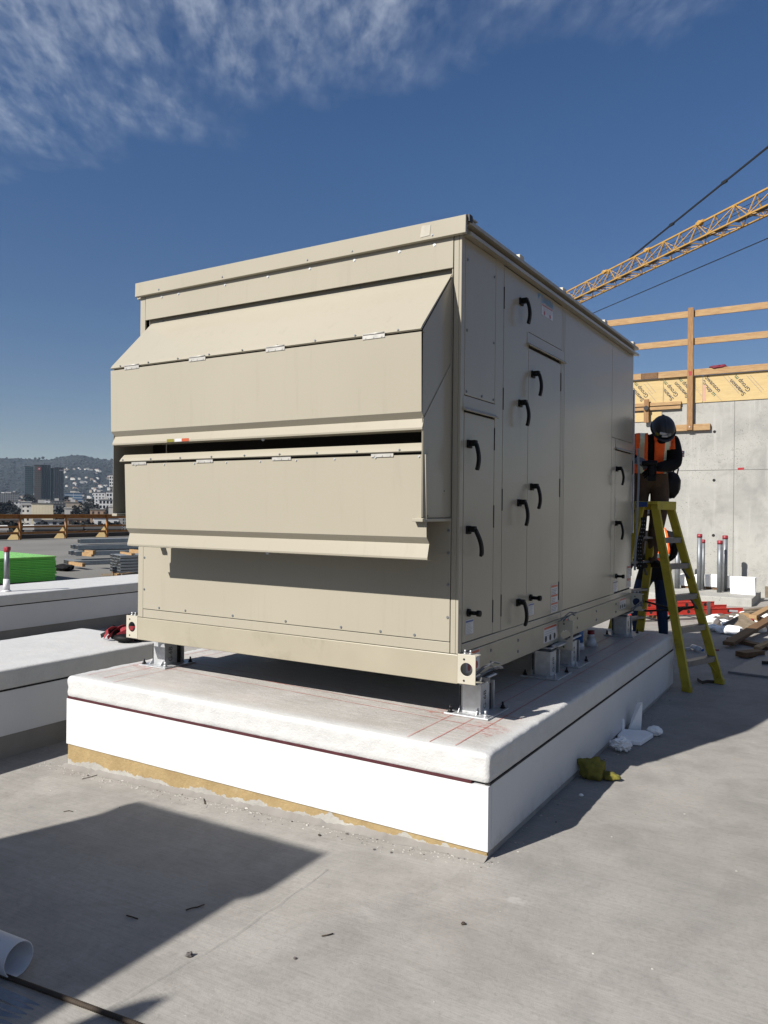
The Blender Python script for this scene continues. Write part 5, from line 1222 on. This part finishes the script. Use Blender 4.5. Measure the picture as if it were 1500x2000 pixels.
# ================================================================== tower crane beyond the wall
JD = V((.71, -.705, 0)).normalized(); JS = V((-JD.y, JD.x, 0))        # JD runs towards the tower, JS across
JB = V((-25.6, 81.0, 24.85))
def jp(s, u=0, v=0): return JB + JD*s + JS*u + V((0,0,v - .030*s))
cr = thing('tower_crane', 'yellow tower crane with lattice jib reaching in from the right against the blue sky', 'crane', jp(75)+V((0,0,-50)))
S0, S1 = -16, 78; HJ, WJ = 1.62, 1.5; PN = 2.35
m = MB(); m.bar(jp(S0,0,HJ), jp(S1,0,HJ), .13, .13, (0,0,1)); m.build('top_chord', M['crane'], cr)
for u in (-WJ/2, WJ/2): m = MB(); m.bar(jp(S0,u,0), jp(S1,u,0), .12, .12, (0,0,1)); m.build('bottom_chord', M['crane'], cr)
for u, nm in ((WJ/2,'lacing'), (-WJ/2,'lacing')):
    m = MB(); k = 0; s = S0
    while s < S1-.1:
        m.bar(jp(s,u,0), jp(s,0,HJ), .07, .07, JD)
        if k % 2: m.bar(jp(s,u,0), jp(s+PN,0,HJ), .055, .055, (0,0,1))
        else: m.bar(jp(s,0,HJ), jp(s+PN,u,0), .055, .055, (0,0,1))
        if u > 0:
            m.bar(jp(s,-u,0), jp(s,u,0), .07, .07, (0,0,1)); m.bar(jp(s,-u if k % 2 else u,0), jp(s+PN,u if k % 2 else -u,0), .06, .06, (0,0,1))
        s += PN; k += 1
    m.build(nm, M['crane'], cr)
m = MB(); s = S0+.5
while s < S1: m.bar(jp(s,-.28,.10), jp(s+PN*1.55,-.28,.10), .5, .03, JS); s += PN*2
m.build('walkway', M['grating'], cr)
for s in (6.5, 14.2, 22): m = MB(); m.cyl(jp(s,-.2,HJ), jp(s,.2,HJ), .2, 12); m.bar(jp(s-.5,0,HJ+.05), jp(s+.5,0,HJ+.05), .22, .22, (0,0,1)); m.build('pin_joint', M['crane'], cr)
m = MB(); m.bar(jp(11.2,0,HJ+.1), jp(11.2+60,0,HJ+9.6), .14, .09, (0,0,1)); m.build('pendant_bar', M['cable'], cr)
for s in (18, 25): q = jp(11.2,0,HJ+.1).lerp(jp(71.2,0,HJ+9.6), (s-11.2)/60); m = MB(); m.bar(q-JD*.3, q+JD*.3, .22, .16, (0,0,1)); m.build('pendant_link', M['cable'], cr)
m = MB(); m.bar(jp(-10,.4,-1.9), jp(78,.4,-1.9), .06, .06, (0,0,1)); m.build('hoist_rope', M['cable'], cr)
for v in (.5, .85, 1.15): m = MB(); m.bar(jp(S0,.05,v), jp(S1,.05,v), .03, .03, (0,0,1)); m.build('trolley_rope', M['cable'], cr)
# mast and tower head outside the picture
q = jp(78)
for a, b in ((-1,-1),(1,-1),(1,1),(-1,1)): m = MB(); m.bar(V((q.x+a, q.y+b, -25)), V((q.x+a, q.y+b, q.z+14)), .2, .2, (1,0,0)); m.build('mast_leg', M['crane'], cr)
m = MB(); z = -25; k = 0
while z < q.z+12:
    for a, b, c_, d_ in ((-1,-1,1,-1),(1,-1,1,1),(1,1,-1,1),(-1,1,-1,-1)): m.bar(V((q.x+a,q.y+b,z)), V((q.x+c_,q.y+d_,z+2)), .1, .1, (0,0,1))
    z += 2
m.build('mast_lacing', M['crane'], cr)

# ================================================================== neighbouring unit behind the camera's left: it casts the big shadow
nb = thing('air_handling_unit', 'second cream rooftop unit standing behind the viewer on the left, out of the picture', 'air handler', (-2.95, -8.2, ZD))
MB().box(-3.60, -2.27, -12.2, -4.27, .6, 3.10).build('cabinet', C, nb, bevel=.003); MB().box(-3.5, -2.4, -12.1, -4.4, ZD, .6).build('base_rail', M['cream_rail'], nb)
MB().box(-3.62, -2.268, -12.25, -4.65, 3.103, 3.19).build('roof_cap', C, nb, bevel=.003); MB().box(-3.63, -2.20, -4.649, -4.20, 3.103, 3.19).build('roof_cap', C, nb, bevel=.003)
m = MB(); m.prism([(-1.95,-5.27,2.5),(-2.02,-5.33,2.5),(-2.09,-5.46,2.5),(-2.268,-5.9,2.5),(-2.268,-8,2.5),(-1.95,-8,2.5)], (0,0,.6)); m.build('hood', C, nb, bevel=.003)
# ================================================================== city, hills
ZC = -25.0
M['ground'] = pm('city_ground', S(120,112,104), .95, 0, .25, .02, 0, 1)
m = MB(); R0 = 14000; m.add([(-R0,-R0,ZC),(R0,-R0,ZC),(R0,R0,ZC),(-R0,R0,ZC)], [(0,1,2,3)]); o = m.build('city_ground', M['ground']); tag(o, 'city floor far below the roof deck', 'ground', kind='structure')
# the building that carries the deck
m = MB(); m.box(-36.88, 3.58, -30, 45, ZC, -.35); o = m.build('building_body', M['wallc']); o.name = 'supporting_building'; tag(o, 'concrete building that carries the roof deck', 'building')
M['bounce_roof'] = pm('brown_bounce_roof', S(136,112,90), .95, 0, .25, .4, .3, 20)
m = MB(); m.box(3.62, 40, -30, 60, ZC, -4.5); m.top('added_lower_wing', M['bounce_roof'], 'added brown lower roof out of view, cutting the light bounced onto the cream unit', 'building')  # added wing, unseen: dims and browns the light bounced onto the unit side
m = MB(); m.box(3.36, 3.6, -30, 13.49, .002, .32); m.top('parapet', M['wallc'], 'added low concrete parapet along the shortened right edge of the roof deck, outside the picture', 'parapet', bevel=.01)  # made-up parapet closing the deck edge drawn in to cut bounce
def scrub():
    t = NT('hill_scrub'); v = t.coord(); n1 = t.noise(v, .0022, 6, .62); n2 = t.noise(v, .02, 5, .7); n3 = t.noise(v, .07, 3, .7)
    c = t.ramp(n2, (.35, S(16, 22, 26)), (.55, S(28, 36, 38)), (.72, S(50, 54, 50)))
    c = t.mix(t.ramp(n1, (.54, 0.), (.70, .45)), c, S(70, 68, 60)); c = t.mix(t.ramp(n3, (.3, .6), (.5, 0.)), c, S(14, 19, 20))
    return t.out(c, .95, 0, .2)
M['scrub'] = scrub()
ridge = [(-1400,905),(-800,900),(-300,902),(-120,898),(0,893),(43,895.5),(69,897),(92,897),(107,895),(130,890),(150,889),(165,890),(184,894),(221,898),(300,902),(420,896),(600,900),(900,905),(1300,900),(1700,905)]
def ridge_y(px):
    for (a, ya), (b, yb) in zip(ridge[:-1], ridge[1:]):
        if a <= px <= b: return ya+(yb-ya)*(px-a)/(b-a)
    return 904
def hill_pt(px, dd):                 # dd 0..1 from the foot to the ridge and beyond
    d0, d1 = 2300, 4600
    D = d0+(d1-d0)*dd; r_ = ray(px, 985); r_ = V((r_.x, r_.y, 0)); p = V((CAM.x, CAM.y, 0)) + r_*D
    ytop = ridge_y(px); top = CAM.z + (ray(px, ytop).z)*d1
    sp = noise.noise(V((px*.012, dd*2.2, 1)))*.5+noise.noise(V((px*.03, dd*4.5, 4)))*.28+noise.noise(V((px*.08, dd*9, 7)))*.12
    if dd <= 1: h = ZC + (top-ZC)*(dd**1.25)*(1+.55*sp*(1-dd)*2*min(1,dd*3)) 
    else: h = ZC+(top-ZC)*(1-(dd-1)*.8)
    h += (noise.noise(V((p.x*.006, p.y*.006, 0)))*9+noise.noise(V((p.x*.02, p.y*.02, 3)))*4)*min(1, dd*2)
    return V((p.x, p.y, max(h, ZC-3)))
xs = [-1400+40*i for i in range(30)] + [-200+5*i for i in range(110)] + [350+50*i for i in range(28)]
NR = 70; vs = []
for i in range(NR+1):
    dd = 1.35*i/NR
    for px in xs: vs.append(hill_pt(px, dd))
n = len(xs); m = MB(); m.add(vs, [(i*n+j, i*n+j+1, (i+1)*n+j+1, (i+1)*n+j) for i in range(NR) for j in range(n-1)], 0, True)
o = m.build('hills', M['scrub']); tag(o, 'dark scrubby hills along the horizon', 'hills', kind='structure')
# shrubs standing on the hill, one mass
m = MB(); rnd = random.Random(21)
for i in range(1500):
    px = rnd.uniform(-60, 330); dd = rnd.uniform(.04, 1.0)**.8; p = hill_pt(px, dd); s = rnd.uniform(4, 9)
    m.blob((p.x,p.y,p.z+s*.3), (s,s,s*.8), i, .5, 1 if i % 3 == 0 else 0)
M['bush'] = pm('dark_foliage', S(22, 29, 27), .9, 0, .35, .2, 0, 1)
o = m.build('hill_shrubs', M['bush']); tag(o, 'dark shrubs covering the hillside', 'shrubs', kind='stuff')
M['house_w'] = pm('pale_stucco', (.42,.405,.38,1), .85, 0, .06, .3, 0, 1); M['house_t'] = pm('tan_stucco', S(190,176,158), .85, 0, .06, .3, 0, 1)
M['roof_r'] = pm('clay_roof', S(138,112,98), .85, 0, .1, .3, 0, 1); M['roof_g'] = pm('grey_roof', S(120,118,116), .85, 0, .1, .3, 0, 1)
def house_mesh(wm, rm, flat):
    m = MB(); m.box(-6,6,-5,5,-4,6); m.box(6.01,10,-4,4,-4,3.5)
    if flat: m.box(-6.3,6.3,-5.3,5.3,6.01,6.6,1)
    else: m.prism([(-6.5,-5.6,6.01),(-6.5,5.6,6.01),(-6.5,0,8.6)], (13,0,0), 1)
    for x in (-4,-1,2): m.box(x,x+1.6,-5.05,-5.005,1,3.4,2)
    o = m.build('hill_house', [M[wm], M[rm], M['screen']]); me = o.data; bpy.data.objects.remove(o); return me
hm = [house_mesh('house_w','roof_g',True), house_mesh('house_w','roof_r',False), house_mesh('house_t','roof_r',False)]
hl = ['white flat roofed house among the dark shrubs of the hillside','white house with clay roof among the dark shrubs of the hillside','tan house with clay roof among the dark shrubs of the hillside']
rnd = random.Random(5); nH = 0
for i in range(520):
    px = rnd.choice((rnd.gauss(160, 30), rnd.gauss(145,22), rnd.uniform(0, 60), rnd.uniform(0,232), rnd.gauss(200,18))); dd = (rnd.uniform(.04,.72)**1.15 if px > 124 else abs(rnd.gauss(.10,.10))+.02)
    if px < 45 and dd > .3: continue
    if px > 250 or px < -8 or nH >= 170: continue
    p = hill_pt(px, dd); k = rnd.choice((0,0,1,2)); o = bpy.data.objects.new('hill_house', hm[k]); col.objects.link(o)
    o.location = p+V((0,0,4.0)); o.rotation_euler = (0,0,rnd.choice((.55,.9,.3,2.1))+PI*.0); f_ = rnd.uniform(.55, 1.25); o.scale = (f_*rnd.uniform(.8,1.5), f_, f_)
    tag(o, hl[k], 'house', ('white flat roofed hillside houses','white clay roofed hillside houses','tan hillside houses')[k]); nH += 1
# ridge trees
def tree(px, py_top, D, w, h, label, group=None, base=None, mt='bush', palm=False):
    r_ = ray(px, 985); p = V((CAM.x, CAM.y, 0))+V((r_.x, r_.y, 0))*D; z0 = base if base is not None else (CAM.z+ray(px, py_top).z*D - h)
    t = thing('palm_tree' if palm else 'tree', label, 'tree', (p.x, p.y, z0), group)
    m = MB(); m.cyl((p.x,p.y,z0), (p.x+w*.04,p.y,z0+h*(.85 if palm else .6)), w*.05+.12, 6, w*.025+.08); m.build('trunk', M['rust'], t)
    m = MB(); rr = random.Random(int(px*10+D))
    if palm:
        for k in range(16):
            a = rr.uniform(0, 2*PI); e_ = rr.uniform(-.3,.9); q = V((p.x+w*.04,p.y,z0+h*.85)); d = V((math.cos(a), math.sin(a), e_))*w*.5
            m.ribbon([q, q+d*.5+V((0,0,w*.06)), q+d-V((0,0,w*.12))], w*.10, .05, (0,0,1))
    else:
        for k in range(150):
            a = rr.uniform(0, 2*PI); u = rr.random()**.5; zz = rr.uniform(-1, 1); q = V((p.x+w*.5*u*math.cos(a)*math.sqrt(1-zz*zz*.8), p.y+w*.5*u*math.sin(a)*math.sqrt(1-zz*zz*.8), z0+h*.62+h*.38*zz))
            s = w*rr.uniform(.05,.12); n_ = V((rr.uniform(-1,1),rr.uniform(-1,1),rr.uniform(-1,1))).normalized(); b_ = n_.orthogonal().normalized(); c_ = n_.cross(b_)
            m.add([q-b_*s-c_*s*.6, q+b_*s-c_*s*.5, q+b_*s*.8+c_*s, q-b_*s*.9+c_*s*.7], [(0,1,2,3)])
            m.add([q-n_*s-c_*s*.6, q+n_*s-c_*s*.5, q+n_*s*.8+c_*s, q-n_*s*.9+c_*s*.7], [(0,1,2,3)])
    m.build('crown', M[mt], t, recalc=False); return t
for i, (px, py, w) in enumerate(((68,893.5,16),(76,893.5,14),(83,892,20),(110,892.5,14),(118,892,16),(35,894,12),(139,888,14),(150,888,12))):
    tree(px, py, 4580, w, 16, 'lone dark tree standing on the ridge line of the hills', 'trees on the ridge line')
# city blocks
def facade(name, wall_c, glass_c, sx, sz, fw=.45, fh=.5, vert=False):
    t = NT(name); v = t.coord(); s = t.n('ShaderNodeSeparateXYZ'); t.l(v, s.inputs[0])
    u = t.math('ADD', s.outputs['X'], t.math('MULTIPLY', s.outputs['Y'], 1.0)); fu = t.math('FRACT', t.math('MULTIPLY', u, 1/sx)); fz = t.math('FRACT', t.math('MULTIPLY', s.outputs['Z'], 1/sz))
    a = t.math('LESS_THAN', fu, fw); b = t.math('LESS_THAN', fz, fh); w = a if vert else t.math('MULTIPLY', a, b)
    g = t.n('ShaderNodeNewGeometry'); sn = t.n('ShaderNodeSeparateXYZ'); t.l(g.outputs['Normal'], sn.inputs[0]); w = t.math('MULTIPLY', w, t.math('LESS_THAN', t.math('ABSOLUTE', sn.outputs['Z']), .5))
    n = t.noise(v, .08, 4); c = t.mix(w, t.ramp(n, (.3, dk(wall_c,.9)), (.7, dk(wall_c,1.06))), glass_c)
    return t.out(c, t.ramp(w, (0, .85), (1, .25)), 0, .4)
FM_ = {'white_w': facade('white_block_windows', (.56,.555,.54,1), S(54,60,68), 5, 3.6), 'grey_w': facade('grey_block_windows', S(150,152,152), S(48,54,62), 4, 3.6, .6, .55),
       'cream': facade('cream_wall', (.60,.53,.38,1), (.50,.43,.30,1), 3, 99, .06, 1, True), 'tower': facade('dark_glass_tower', S(44,48,56), S(26,30,38), 4.6, 3.8, .55, 1, True),
       'tower_b': facade('bronze_tower_side', S(86,80,77), S(70,66,65), 5, 3.9, .4, .6), 'tower_g': facade('green_glass_tower', S(62,84,92), S(44,62,72), 5, 3.9, .8, .6),
       'blueglass': facade('blue_glass_block', S(200,206,210), S(88,122,156), 30, 4, .97, .72), 'tan_w': facade('tan_block_windows', S(176,152,132), S(70,60,54), 5, 3.6, .4, .5),
       'frame': facade('white_grid_block', (.56,.56,.55,1), S(40,46,54), 4.2, 4.2, .66, .62), 'white': M['house_w'], 'dark': M['stud_dark'], 'tan': M['house_t'], 'roofg': M['roof_g']}
def block(px0, px1, ytop, D, mt, label, depth=18, rot=.0, name='city_building', side=None, ybot=None, extras=True, group=None):
    a, b = ray(px0, 985), ray(px1, 985); cc = ray((px0+px1)/2, 985); q_ = math.hypot(cc.x, cc.y); ka, kb = q_/math.hypot(a.x, a.y), q_/math.hypot(b.x, b.y); pa = V((CAM.x+a.x*D*ka, CAM.y+a.y*D*ka, 0)); pb = V((CAM.x+b.x*D*kb, CAM.y+b.y*D*kb, 0))
    z1 = CAM.z+ray((px0+px1)/2, ytop).z*D; z0 = ZC; c = (pa+pb)/2; L = (pb-pa).length
    t = thing(name, label, 'building', (c.x, c.y, z0), group); d = (pb-pa).normalized(); n_ = V((-d.y, d.x, 0))
    if n_.dot(c-CAM) < 0: n_ = -n_
    R_ = Matrix.Rotation(rot, 3, 'Z'); d = R_@d; n_ = R_@n_
    w = L/(abs(math.cos(rot))+abs(math.sin(rot))*depth/max(L,1)*.0)
    def bx(m, u0, u1, v0, v1, za, zb, mi=0):
        vs = [c+d*u+n_*v+V((0,0,z)) for z in (za, zb) for u, v in ((u0,v0),(u1,v0),(u1,v1),(u0,v1))]; m.add(vs, [(0,3,2,1),(4,5,6,7),(0,1,5,4),(1,2,6,5),(2,3,7,6),(3,0,4,7)], mi)
    m = MB(); bx(m, -w/2, w/2, 0, depth, z0, z1); wl = m.build('wall', FM_[mt], t)
    m = MB(); bx(m, -w/2-.3, w/2+.3, -.3, depth+.3, z1+.01, z1+.7); m.build('roof', FM_['white'] if mt == 'white' else FM_['roofg'] if mt not in ('tower','tower_b','tower_g') else FM_['dark'], t)
    if extras and w > 12:
        m = MB(); bx(m, -w*.2, w*.1, depth*.3, depth*.6, z1+.71, z1+3.2); m.build('plant_room', FM_['white'], t)
    return t, c, d, n_, w, z1
TG = 'dark towers in front of the hills'
block(48.5, 65, 911.5, 1500, 'tower_g', 'bluish glass tower slab at the left of the dark tower group below the hills', 40, .0, 'office_tower', extras=False)
tw, c, d, n_, w, z1 = block(66.5, 80, 908.5, 1480, 'tower_b', 'bronze tower slab with red and white sign at its top, in the dark tower group', 60, 0, 'office_tower', extras=False)
m = MB(); q = c+d*(w*.18)-n_*.4+V((0,0,z1-7)); m.add([q-d*2.6-V((0,0,2.6)), q+d*2.6-V((0,0,2.6)), q+d*2.6+V((0,0,2.6)), q-d*2.6+V((0,0,2.6))], [(0,1,2,3)], 0); q2 = q-n_*.1; m.add([q2-d*1.0-V((0,0,1.0)), q2+d*1.6-V((0,0,1.0)), q2+d*1.6+V((0,0,1.0)), q2-d*1.0+V((0,0,1.0))], [(0,1,2,3)], 1); m.build('sign', [M['red_label'], M['white_label']], tw)
block(80.3, 98, 908.8, 1490, 'tower', 'dark ribbed tower slab in the middle of the dark tower group below the hills', 40, 0, 'office_tower', extras=False)
tw, c, d, n_, w, z1 = block(105, 124, 913.5, 1500, 'tower', 'dark ribbed tower slab at the right of the dark tower group below the hills', 40, 0, 'office_tower', extras=False)
m = MB(); q = c+d*(w*.25)-n_*.4+V((0,0,z1-5)); m.add([q-d*4-V((0,0,1.2)), q+d*3-V((0,0,1.2)), q+d*3+V((0,0,1.2)), q-d*4+V((0,0,1.2))], [(0,1,2,3)]); m.build('sign', M['ink_grey'], tw)
block(98.5, 104.5, 915, 1530, 'tower', 'narrow dark link between the two ribbed towers', 30, 0, 'office_tower', extras=False)
BL = [(126,161,963,1150,'blueglass','low blue glass office block right of the dark towers'),(182,205,962,900,'white_w','white window block left of the white framed building'),(207,221.5,961,820,'frame','white framed apartment building beside the cream unit'),
 (193,223,977,700,'frame','wide white grid facade low beside the cream unit'),(213,224,928,1000,'frame','tall narrow white building right against the edge of the cream unit'),(215,226,952,990,'grey_w','grey block below the tall narrow white building'),
 (61,104,984,620,'cream','large blank cream wall with thin ribs above the fence'),(104,128,985,650,'grey_w','grey block with dark windows right of the blank cream wall'),(128,160,982,760,'tan','brown grey building behind the small white ones'),
 (44,61,988,640,'white_w','white building with dark windows left of the blank cream wall'),(20,42,980,800,'white_w','low white building at the left above the fence'),(40,62,980.5,740,'white','long flat white roof building behind the blank cream wall'),
 (82,98,976,820,'white_w','white stepped building under the dark towers'),(98,126,979,860,'grey_w','long grey building under the dark towers'),(126,152,977,900,'tan_w','tan building under the blue glass block'),
 (126,141,993,560,'white','small white gabled building above the fence'),(141,160,996,580,'white_w','small white house with a dark tree in front, above the fence'),(165,184,975,780,'grey_w','dark grey block among the palms'),
 (176,206,996,520,'tan_w','low tan house left of the unit above the fence'),(212,224,990,500,'white','white wall right beside the unit above the fence'),(0,36,964,1400,'grey_w','long grey building at the far left under the hills'),
 (20,36,962,1500,'grey_w','flat grey hall at the left of the dark towers'),(66,80,1017,330,'white_w','white house under the fence rail, left one'),(80,126,1019,340,'white_w','long white house with dark windows under the fence rail'),
 (130,170,1014,380,'tan_w','pinkish tan house row under the fence rail'),(182,232,1012,370,'white_w','white house right under the fence rail by the unit'),(0,40,1016,360,'tan_w','tan house at the far left under the fence rail'),
 (-60,14,1036,150,'white','flat white neighbouring roof beyond the kerb at the far left'),(48,64,1035,150,'white','white roof box beyond the dark kerb'),(66,160,1034,170,'roofg','wide grey neighbouring roof beyond the kerb'),(168,236,1033,190,'grey_w','neighbouring roof with white equipment beyond the kerb, near the unit'),
 (-140,-20,978,900,'white_w','wide white block left of the picture'),(240,330,975,900,'grey_w','grey block hidden behind the cream unit'),(340,480,970,1000,'white_w','white block hidden behind the cream unit')]
rnd = random.Random(31)
for i in range(46):
    D = rnd.choice((700, 760, 820, 900, 1000, 1100)); px = rnd.uniform(-4, 226); w_ = rnd.uniform(5, 15); k = rnd.choice(('white_w','white','grey_w','tan_w','white','frame'))
    y = 1000 - rnd.uniform(-6, 17)*(700/D)**.3
    lb_ = {'white_w':'small white building with windows in the crowded city below the hills','white':'small plain white building in the crowded city below the hills','grey_w':'small grey building in the crowded city below the hills','tan_w':'small tan building in the crowded city below the hills','frame':'small white grid fronted building in the crowded city below the hills'}[k]
    block(px, px+w_, y, D, k, lb_, 14, 0, 'city_building', group=lb_.replace('small','small').replace(' building',' buildings').split(' in the')[0])
for i in range(34):
    D = rnd.choice((660, 700, 760, 880, 980)); px = rnd.uniform(-4, 228); tree_later = globals().setdefault('TL', []); tree_later.append((px, 1000-rnd.uniform(-2, 14), D, rnd.uniform(6,13), rnd.uniform(8,14)))
for a, b, y, D, mt, lb in BL: block(a, b, y, D, mt, lb, 14 if D < 400 else 22)
# trees in the city
for px, py, D, w, h in TL: tree(px, py, D, w, h, 'dark tree among the far buildings', 'dark trees among the far buildings')
for i, (px, py, D, w, h) in enumerate(((8,982,700,20,16),(16,984,690,18,15),(2,986,680,22,17),(28,990,640,12,12),(117,990,640,9,10),(150,992,540,9,10),(173,982,640,12,14),(57,966,1100,18,16),(133,971,1000,16,14),(185,985,600,10,12),
     (10,1022,300,10,8),(30,1024,290,9,8),(75,1023,310,9,8),(120,1024,300,10,9),(160,1021,320,12,9),(178,1023,300,10,8),(205,1024,300,10,8),(225,1022,310,9,8),(50,1025,285,8,7),(140,1026,280,8,7),(95,1026,280,7,7),(192,1026,275,8,7))):
    tree(px, py, D, w, h+8, ('dark tree among the far buildings' if D > 400 else 'dark tree seen between the fence rails'), ('dark trees among the far buildings' if D > 400 else 'dark trees between the fence rails'))
for i, (px, py, D) in enumerate(((176,972,700),(162,978,640),(150,984,560))): tree(px, py, D, 7, 22, 'tall palm among the buildings left of the unit', 'palms among the buildings', palm=True)

# ================================================================== air, sun, sky, camera
HAZE = True
if HAZE:
    m = MB(); m.box(-7500, 7000, -7000, 7500, ZC-4, 470); hz = m.build('haze', []); hm_ = bpy.data.materials.new('haze_air'); hm_.use_nodes = True; nt = hm_.node_tree
    nt.nodes.remove(nt.nodes['Principled BSDF']); pv = nt.nodes.new('ShaderNodeVolumePrincipled'); pv.inputs['Color'].default_value = (.60, .78, 1, 1); pv.inputs['Density'].default_value = 0.000034; pv.inputs['Anisotropy'].default_value = 0.0
    nt.links.new(pv.outputs[0], nt.nodes['Material Output'].inputs['Volume']); hz.data.materials.append(hm_); tag(hz, 'thin blue haze in the air over the city', 'haze', kind='stuff')
EL, AZ = math.radians(37.6), math.radians(69.2)          # light travels along azimuth AZ (from +x towards +y)
LD = V((math.cos(EL)*math.cos(AZ), math.cos(EL)*math.sin(AZ), -math.sin(EL)))
sl = bpy.data.lights.new('sun', 'SUN'); sl.energy = 4.9; sl.angle = math.radians(.53); sl.color = (1.0, .955, .89)
so = bpy.data.objects.new('sun', sl); col.objects.link(so); so.rotation_euler = LD.to_track_quat('-Z', 'Y').to_euler()
wd = bpy.data.worlds.new('World'); sc.world = wd; wd.use_nodes = True; nt = wd.node_tree; bg = nt.nodes['Background']
sk = nt.nodes.new('ShaderNodeTexSky'); sk.sky_type = 'NISHITA'; sk.sun_disc = False; sk.sun_elevation = EL; sk.sun_rotation = math.atan2(-LD.x, -LD.y)
sk.altitude = 50; sk.air_density = 1.0; sk.dust_density = .35; sk.ozone_density = 2.2
def N(t_, **k):
    o = nt.nodes.new(t_)
    for a, b in k.items(): setattr(o, a, b)
    return o
def Mth(op, a, b=0.0):
    o = N('ShaderNodeMath', operation=op)
    for i, v in enumerate((a, b)):
        if hasattr(v, 'is_linked'): nt.links.new(v, o.inputs[i])
        else: o.inputs[i].default_value = v
    return o.outputs[0]
def Rmp(f, *st):
    o = N('ShaderNodeValToRGB'); e = o.color_ramp.elements
    while len(e) < len(st): e.new(.5)
    for el, (p, c) in zip(e, st): el.position = p; el.color = (c, c, c, 1)
    nt.links.new(f, o.inputs[0]); return o.outputs[0]
tc = N('ShaderNodeTexCoord'); sx = N('ShaderNodeSeparateXYZ'); nt.links.new(tc.outputs['Generated'], sx.inputs[0])
zc = Mth('MAXIMUM', sx.outputs[2], .04); qx = Mth('DIVIDE', sx.outputs[0], zc); qy = Mth('DIVIDE', sx.outputs[1], zc)
cb = N('ShaderNodeCombineXYZ'); nt.links.new(qx, cb.inputs[0]); nt.links.new(qy, cb.inputs[1])
def wn(scale, rot, sc3, det=6, rough=.6, dist=.3, vt='POINT'):
    mp = N('ShaderNodeMapping', vector_type=vt); mp.inputs['Scale'].default_value = sc3; mp.inputs['Rotation'].default_value = (0,0,rot); nt.links.new(cb.outputs[0], mp.inputs[0])
    o = N('ShaderNodeTexNoise'); o.inputs['Scale'].default_value = scale; o.inputs['Detail'].default_value = det; o.inputs['Roughness'].default_value = rough; o.inputs['Distortion'].default_value = dist
    nt.links.new(mp.outputs[0], o.inputs['Vector']); return o.outputs['Fac']
# a bank of cirrus overhead: its edge is a line in the cloud plane, ragged by noise
edge = Mth('SUBTRACT', Mth('ADD', Mth('MULTIPLY', qx, .19), 1.80), qy)
edge = Mth('ADD', edge, Mth('MULTIPLY', Mth('SUBTRACT', wn(2.6, .1, (1,.6,1), 5), .5), .75))
edge = Mth('SUBTRACT', edge, Mth('MULTIPLY', Mth('MAXIMUM', Mth('ADD', qx, 1.15), 0.0), .13))
mask = Rmp(Mth('ADD', Mth('MULTIPLY', edge, .8), .35), (.33, 0.), (.62, 1.))
tuft = wn(23.0, 2.25, (2.3, 1, 1), 4, .55, .12, 'TEXTURE'); veil = wn(6.0, 2.15, (2.6, 1, 1), 5, .58, .15, 'TEXTURE')
cl = Mth('MULTIPLY', mask, Mth('ADD', Mth('MULTIPLY', Mth('MULTIPLY', Rmp(tuft, (.34, 0.), (.70, 1.)), Rmp(veil, (.36, .15), (.62, 1.))), .85), Mth('MULTIPLY', Rmp(veil, (.38, 0.), (.72, 1.)), .26)))
cl = Mth('MULTIPLY', cl, .42)
mx = N('ShaderNodeMix', data_type='RGBA'); nt.links.new(cl, mx.inputs[0]); hs = N('ShaderNodeHueSaturation'); hs.inputs['Saturation'].default_value = 1.27; hs.inputs['Hue'].default_value = .509; hs.inputs['Value'].default_value = .85; nt.links.new(sk.outputs[0], hs.inputs['Color']); hz_ = N('ShaderNodeMix', data_type='RGBA'); hz_.inputs[6].default_value = (.74,.67,.72,1); hz_.inputs[7].default_value = (1,1,1,1); zz = N('ShaderNodeSeparateXYZ'); tcz = N('ShaderNodeTexCoord'); nt.links.new(tcz.outputs['Generated'], zz.inputs[0]); nt.links.new(Rmp(zz.outputs[2], (0.0, 0.), (.42, 1.)), hz_.inputs[0]); ml = N('ShaderNodeMix', data_type='RGBA', blend_type='MULTIPLY'); ml.inputs[0].default_value = 1; nt.links.new(hs.outputs[0], ml.inputs[6]); nt.links.new(hz_.outputs[2], ml.inputs[7]); nt.links.new(ml.outputs[2], mx.inputs[6]); mx.inputs[7].default_value = (8.2, 8.9, 10.0, 1)
nt.links.new(mx.outputs[2], bg.inputs['Color']); bg.inputs['Strength'].default_value = .05
cd = bpy.data.cameras.new('camera'); co = bpy.data.objects.new('camera', cd); col.objects.link(co)
cd.sensor_fit = 'HORIZONTAL'; cd.sensor_width = 36; cd.lens = F_PX/1500*36; cd.clip_start = .05; cd.clip_end = 40000
co.matrix_world = Matrix(((CR.x, CU.x, -CF.x, CAM.x), (CR.y, CU.y, -CF.y, CAM.y), (CR.z, CU.z, -CF.z, CAM.z), (0,0,0,1)))
sc.camera = co; sc.render.engine = 'CYCLES'
vs_ = sc.view_settings; vs_.view_transform = 'Standard'; vs_.look = 'None'; vs_.exposure = .84; vs_.gamma = 1
sc.cycles.use_denoising = True; sc.cycles.max_bounces = 8; sc.cycles.volume_bounces = 1
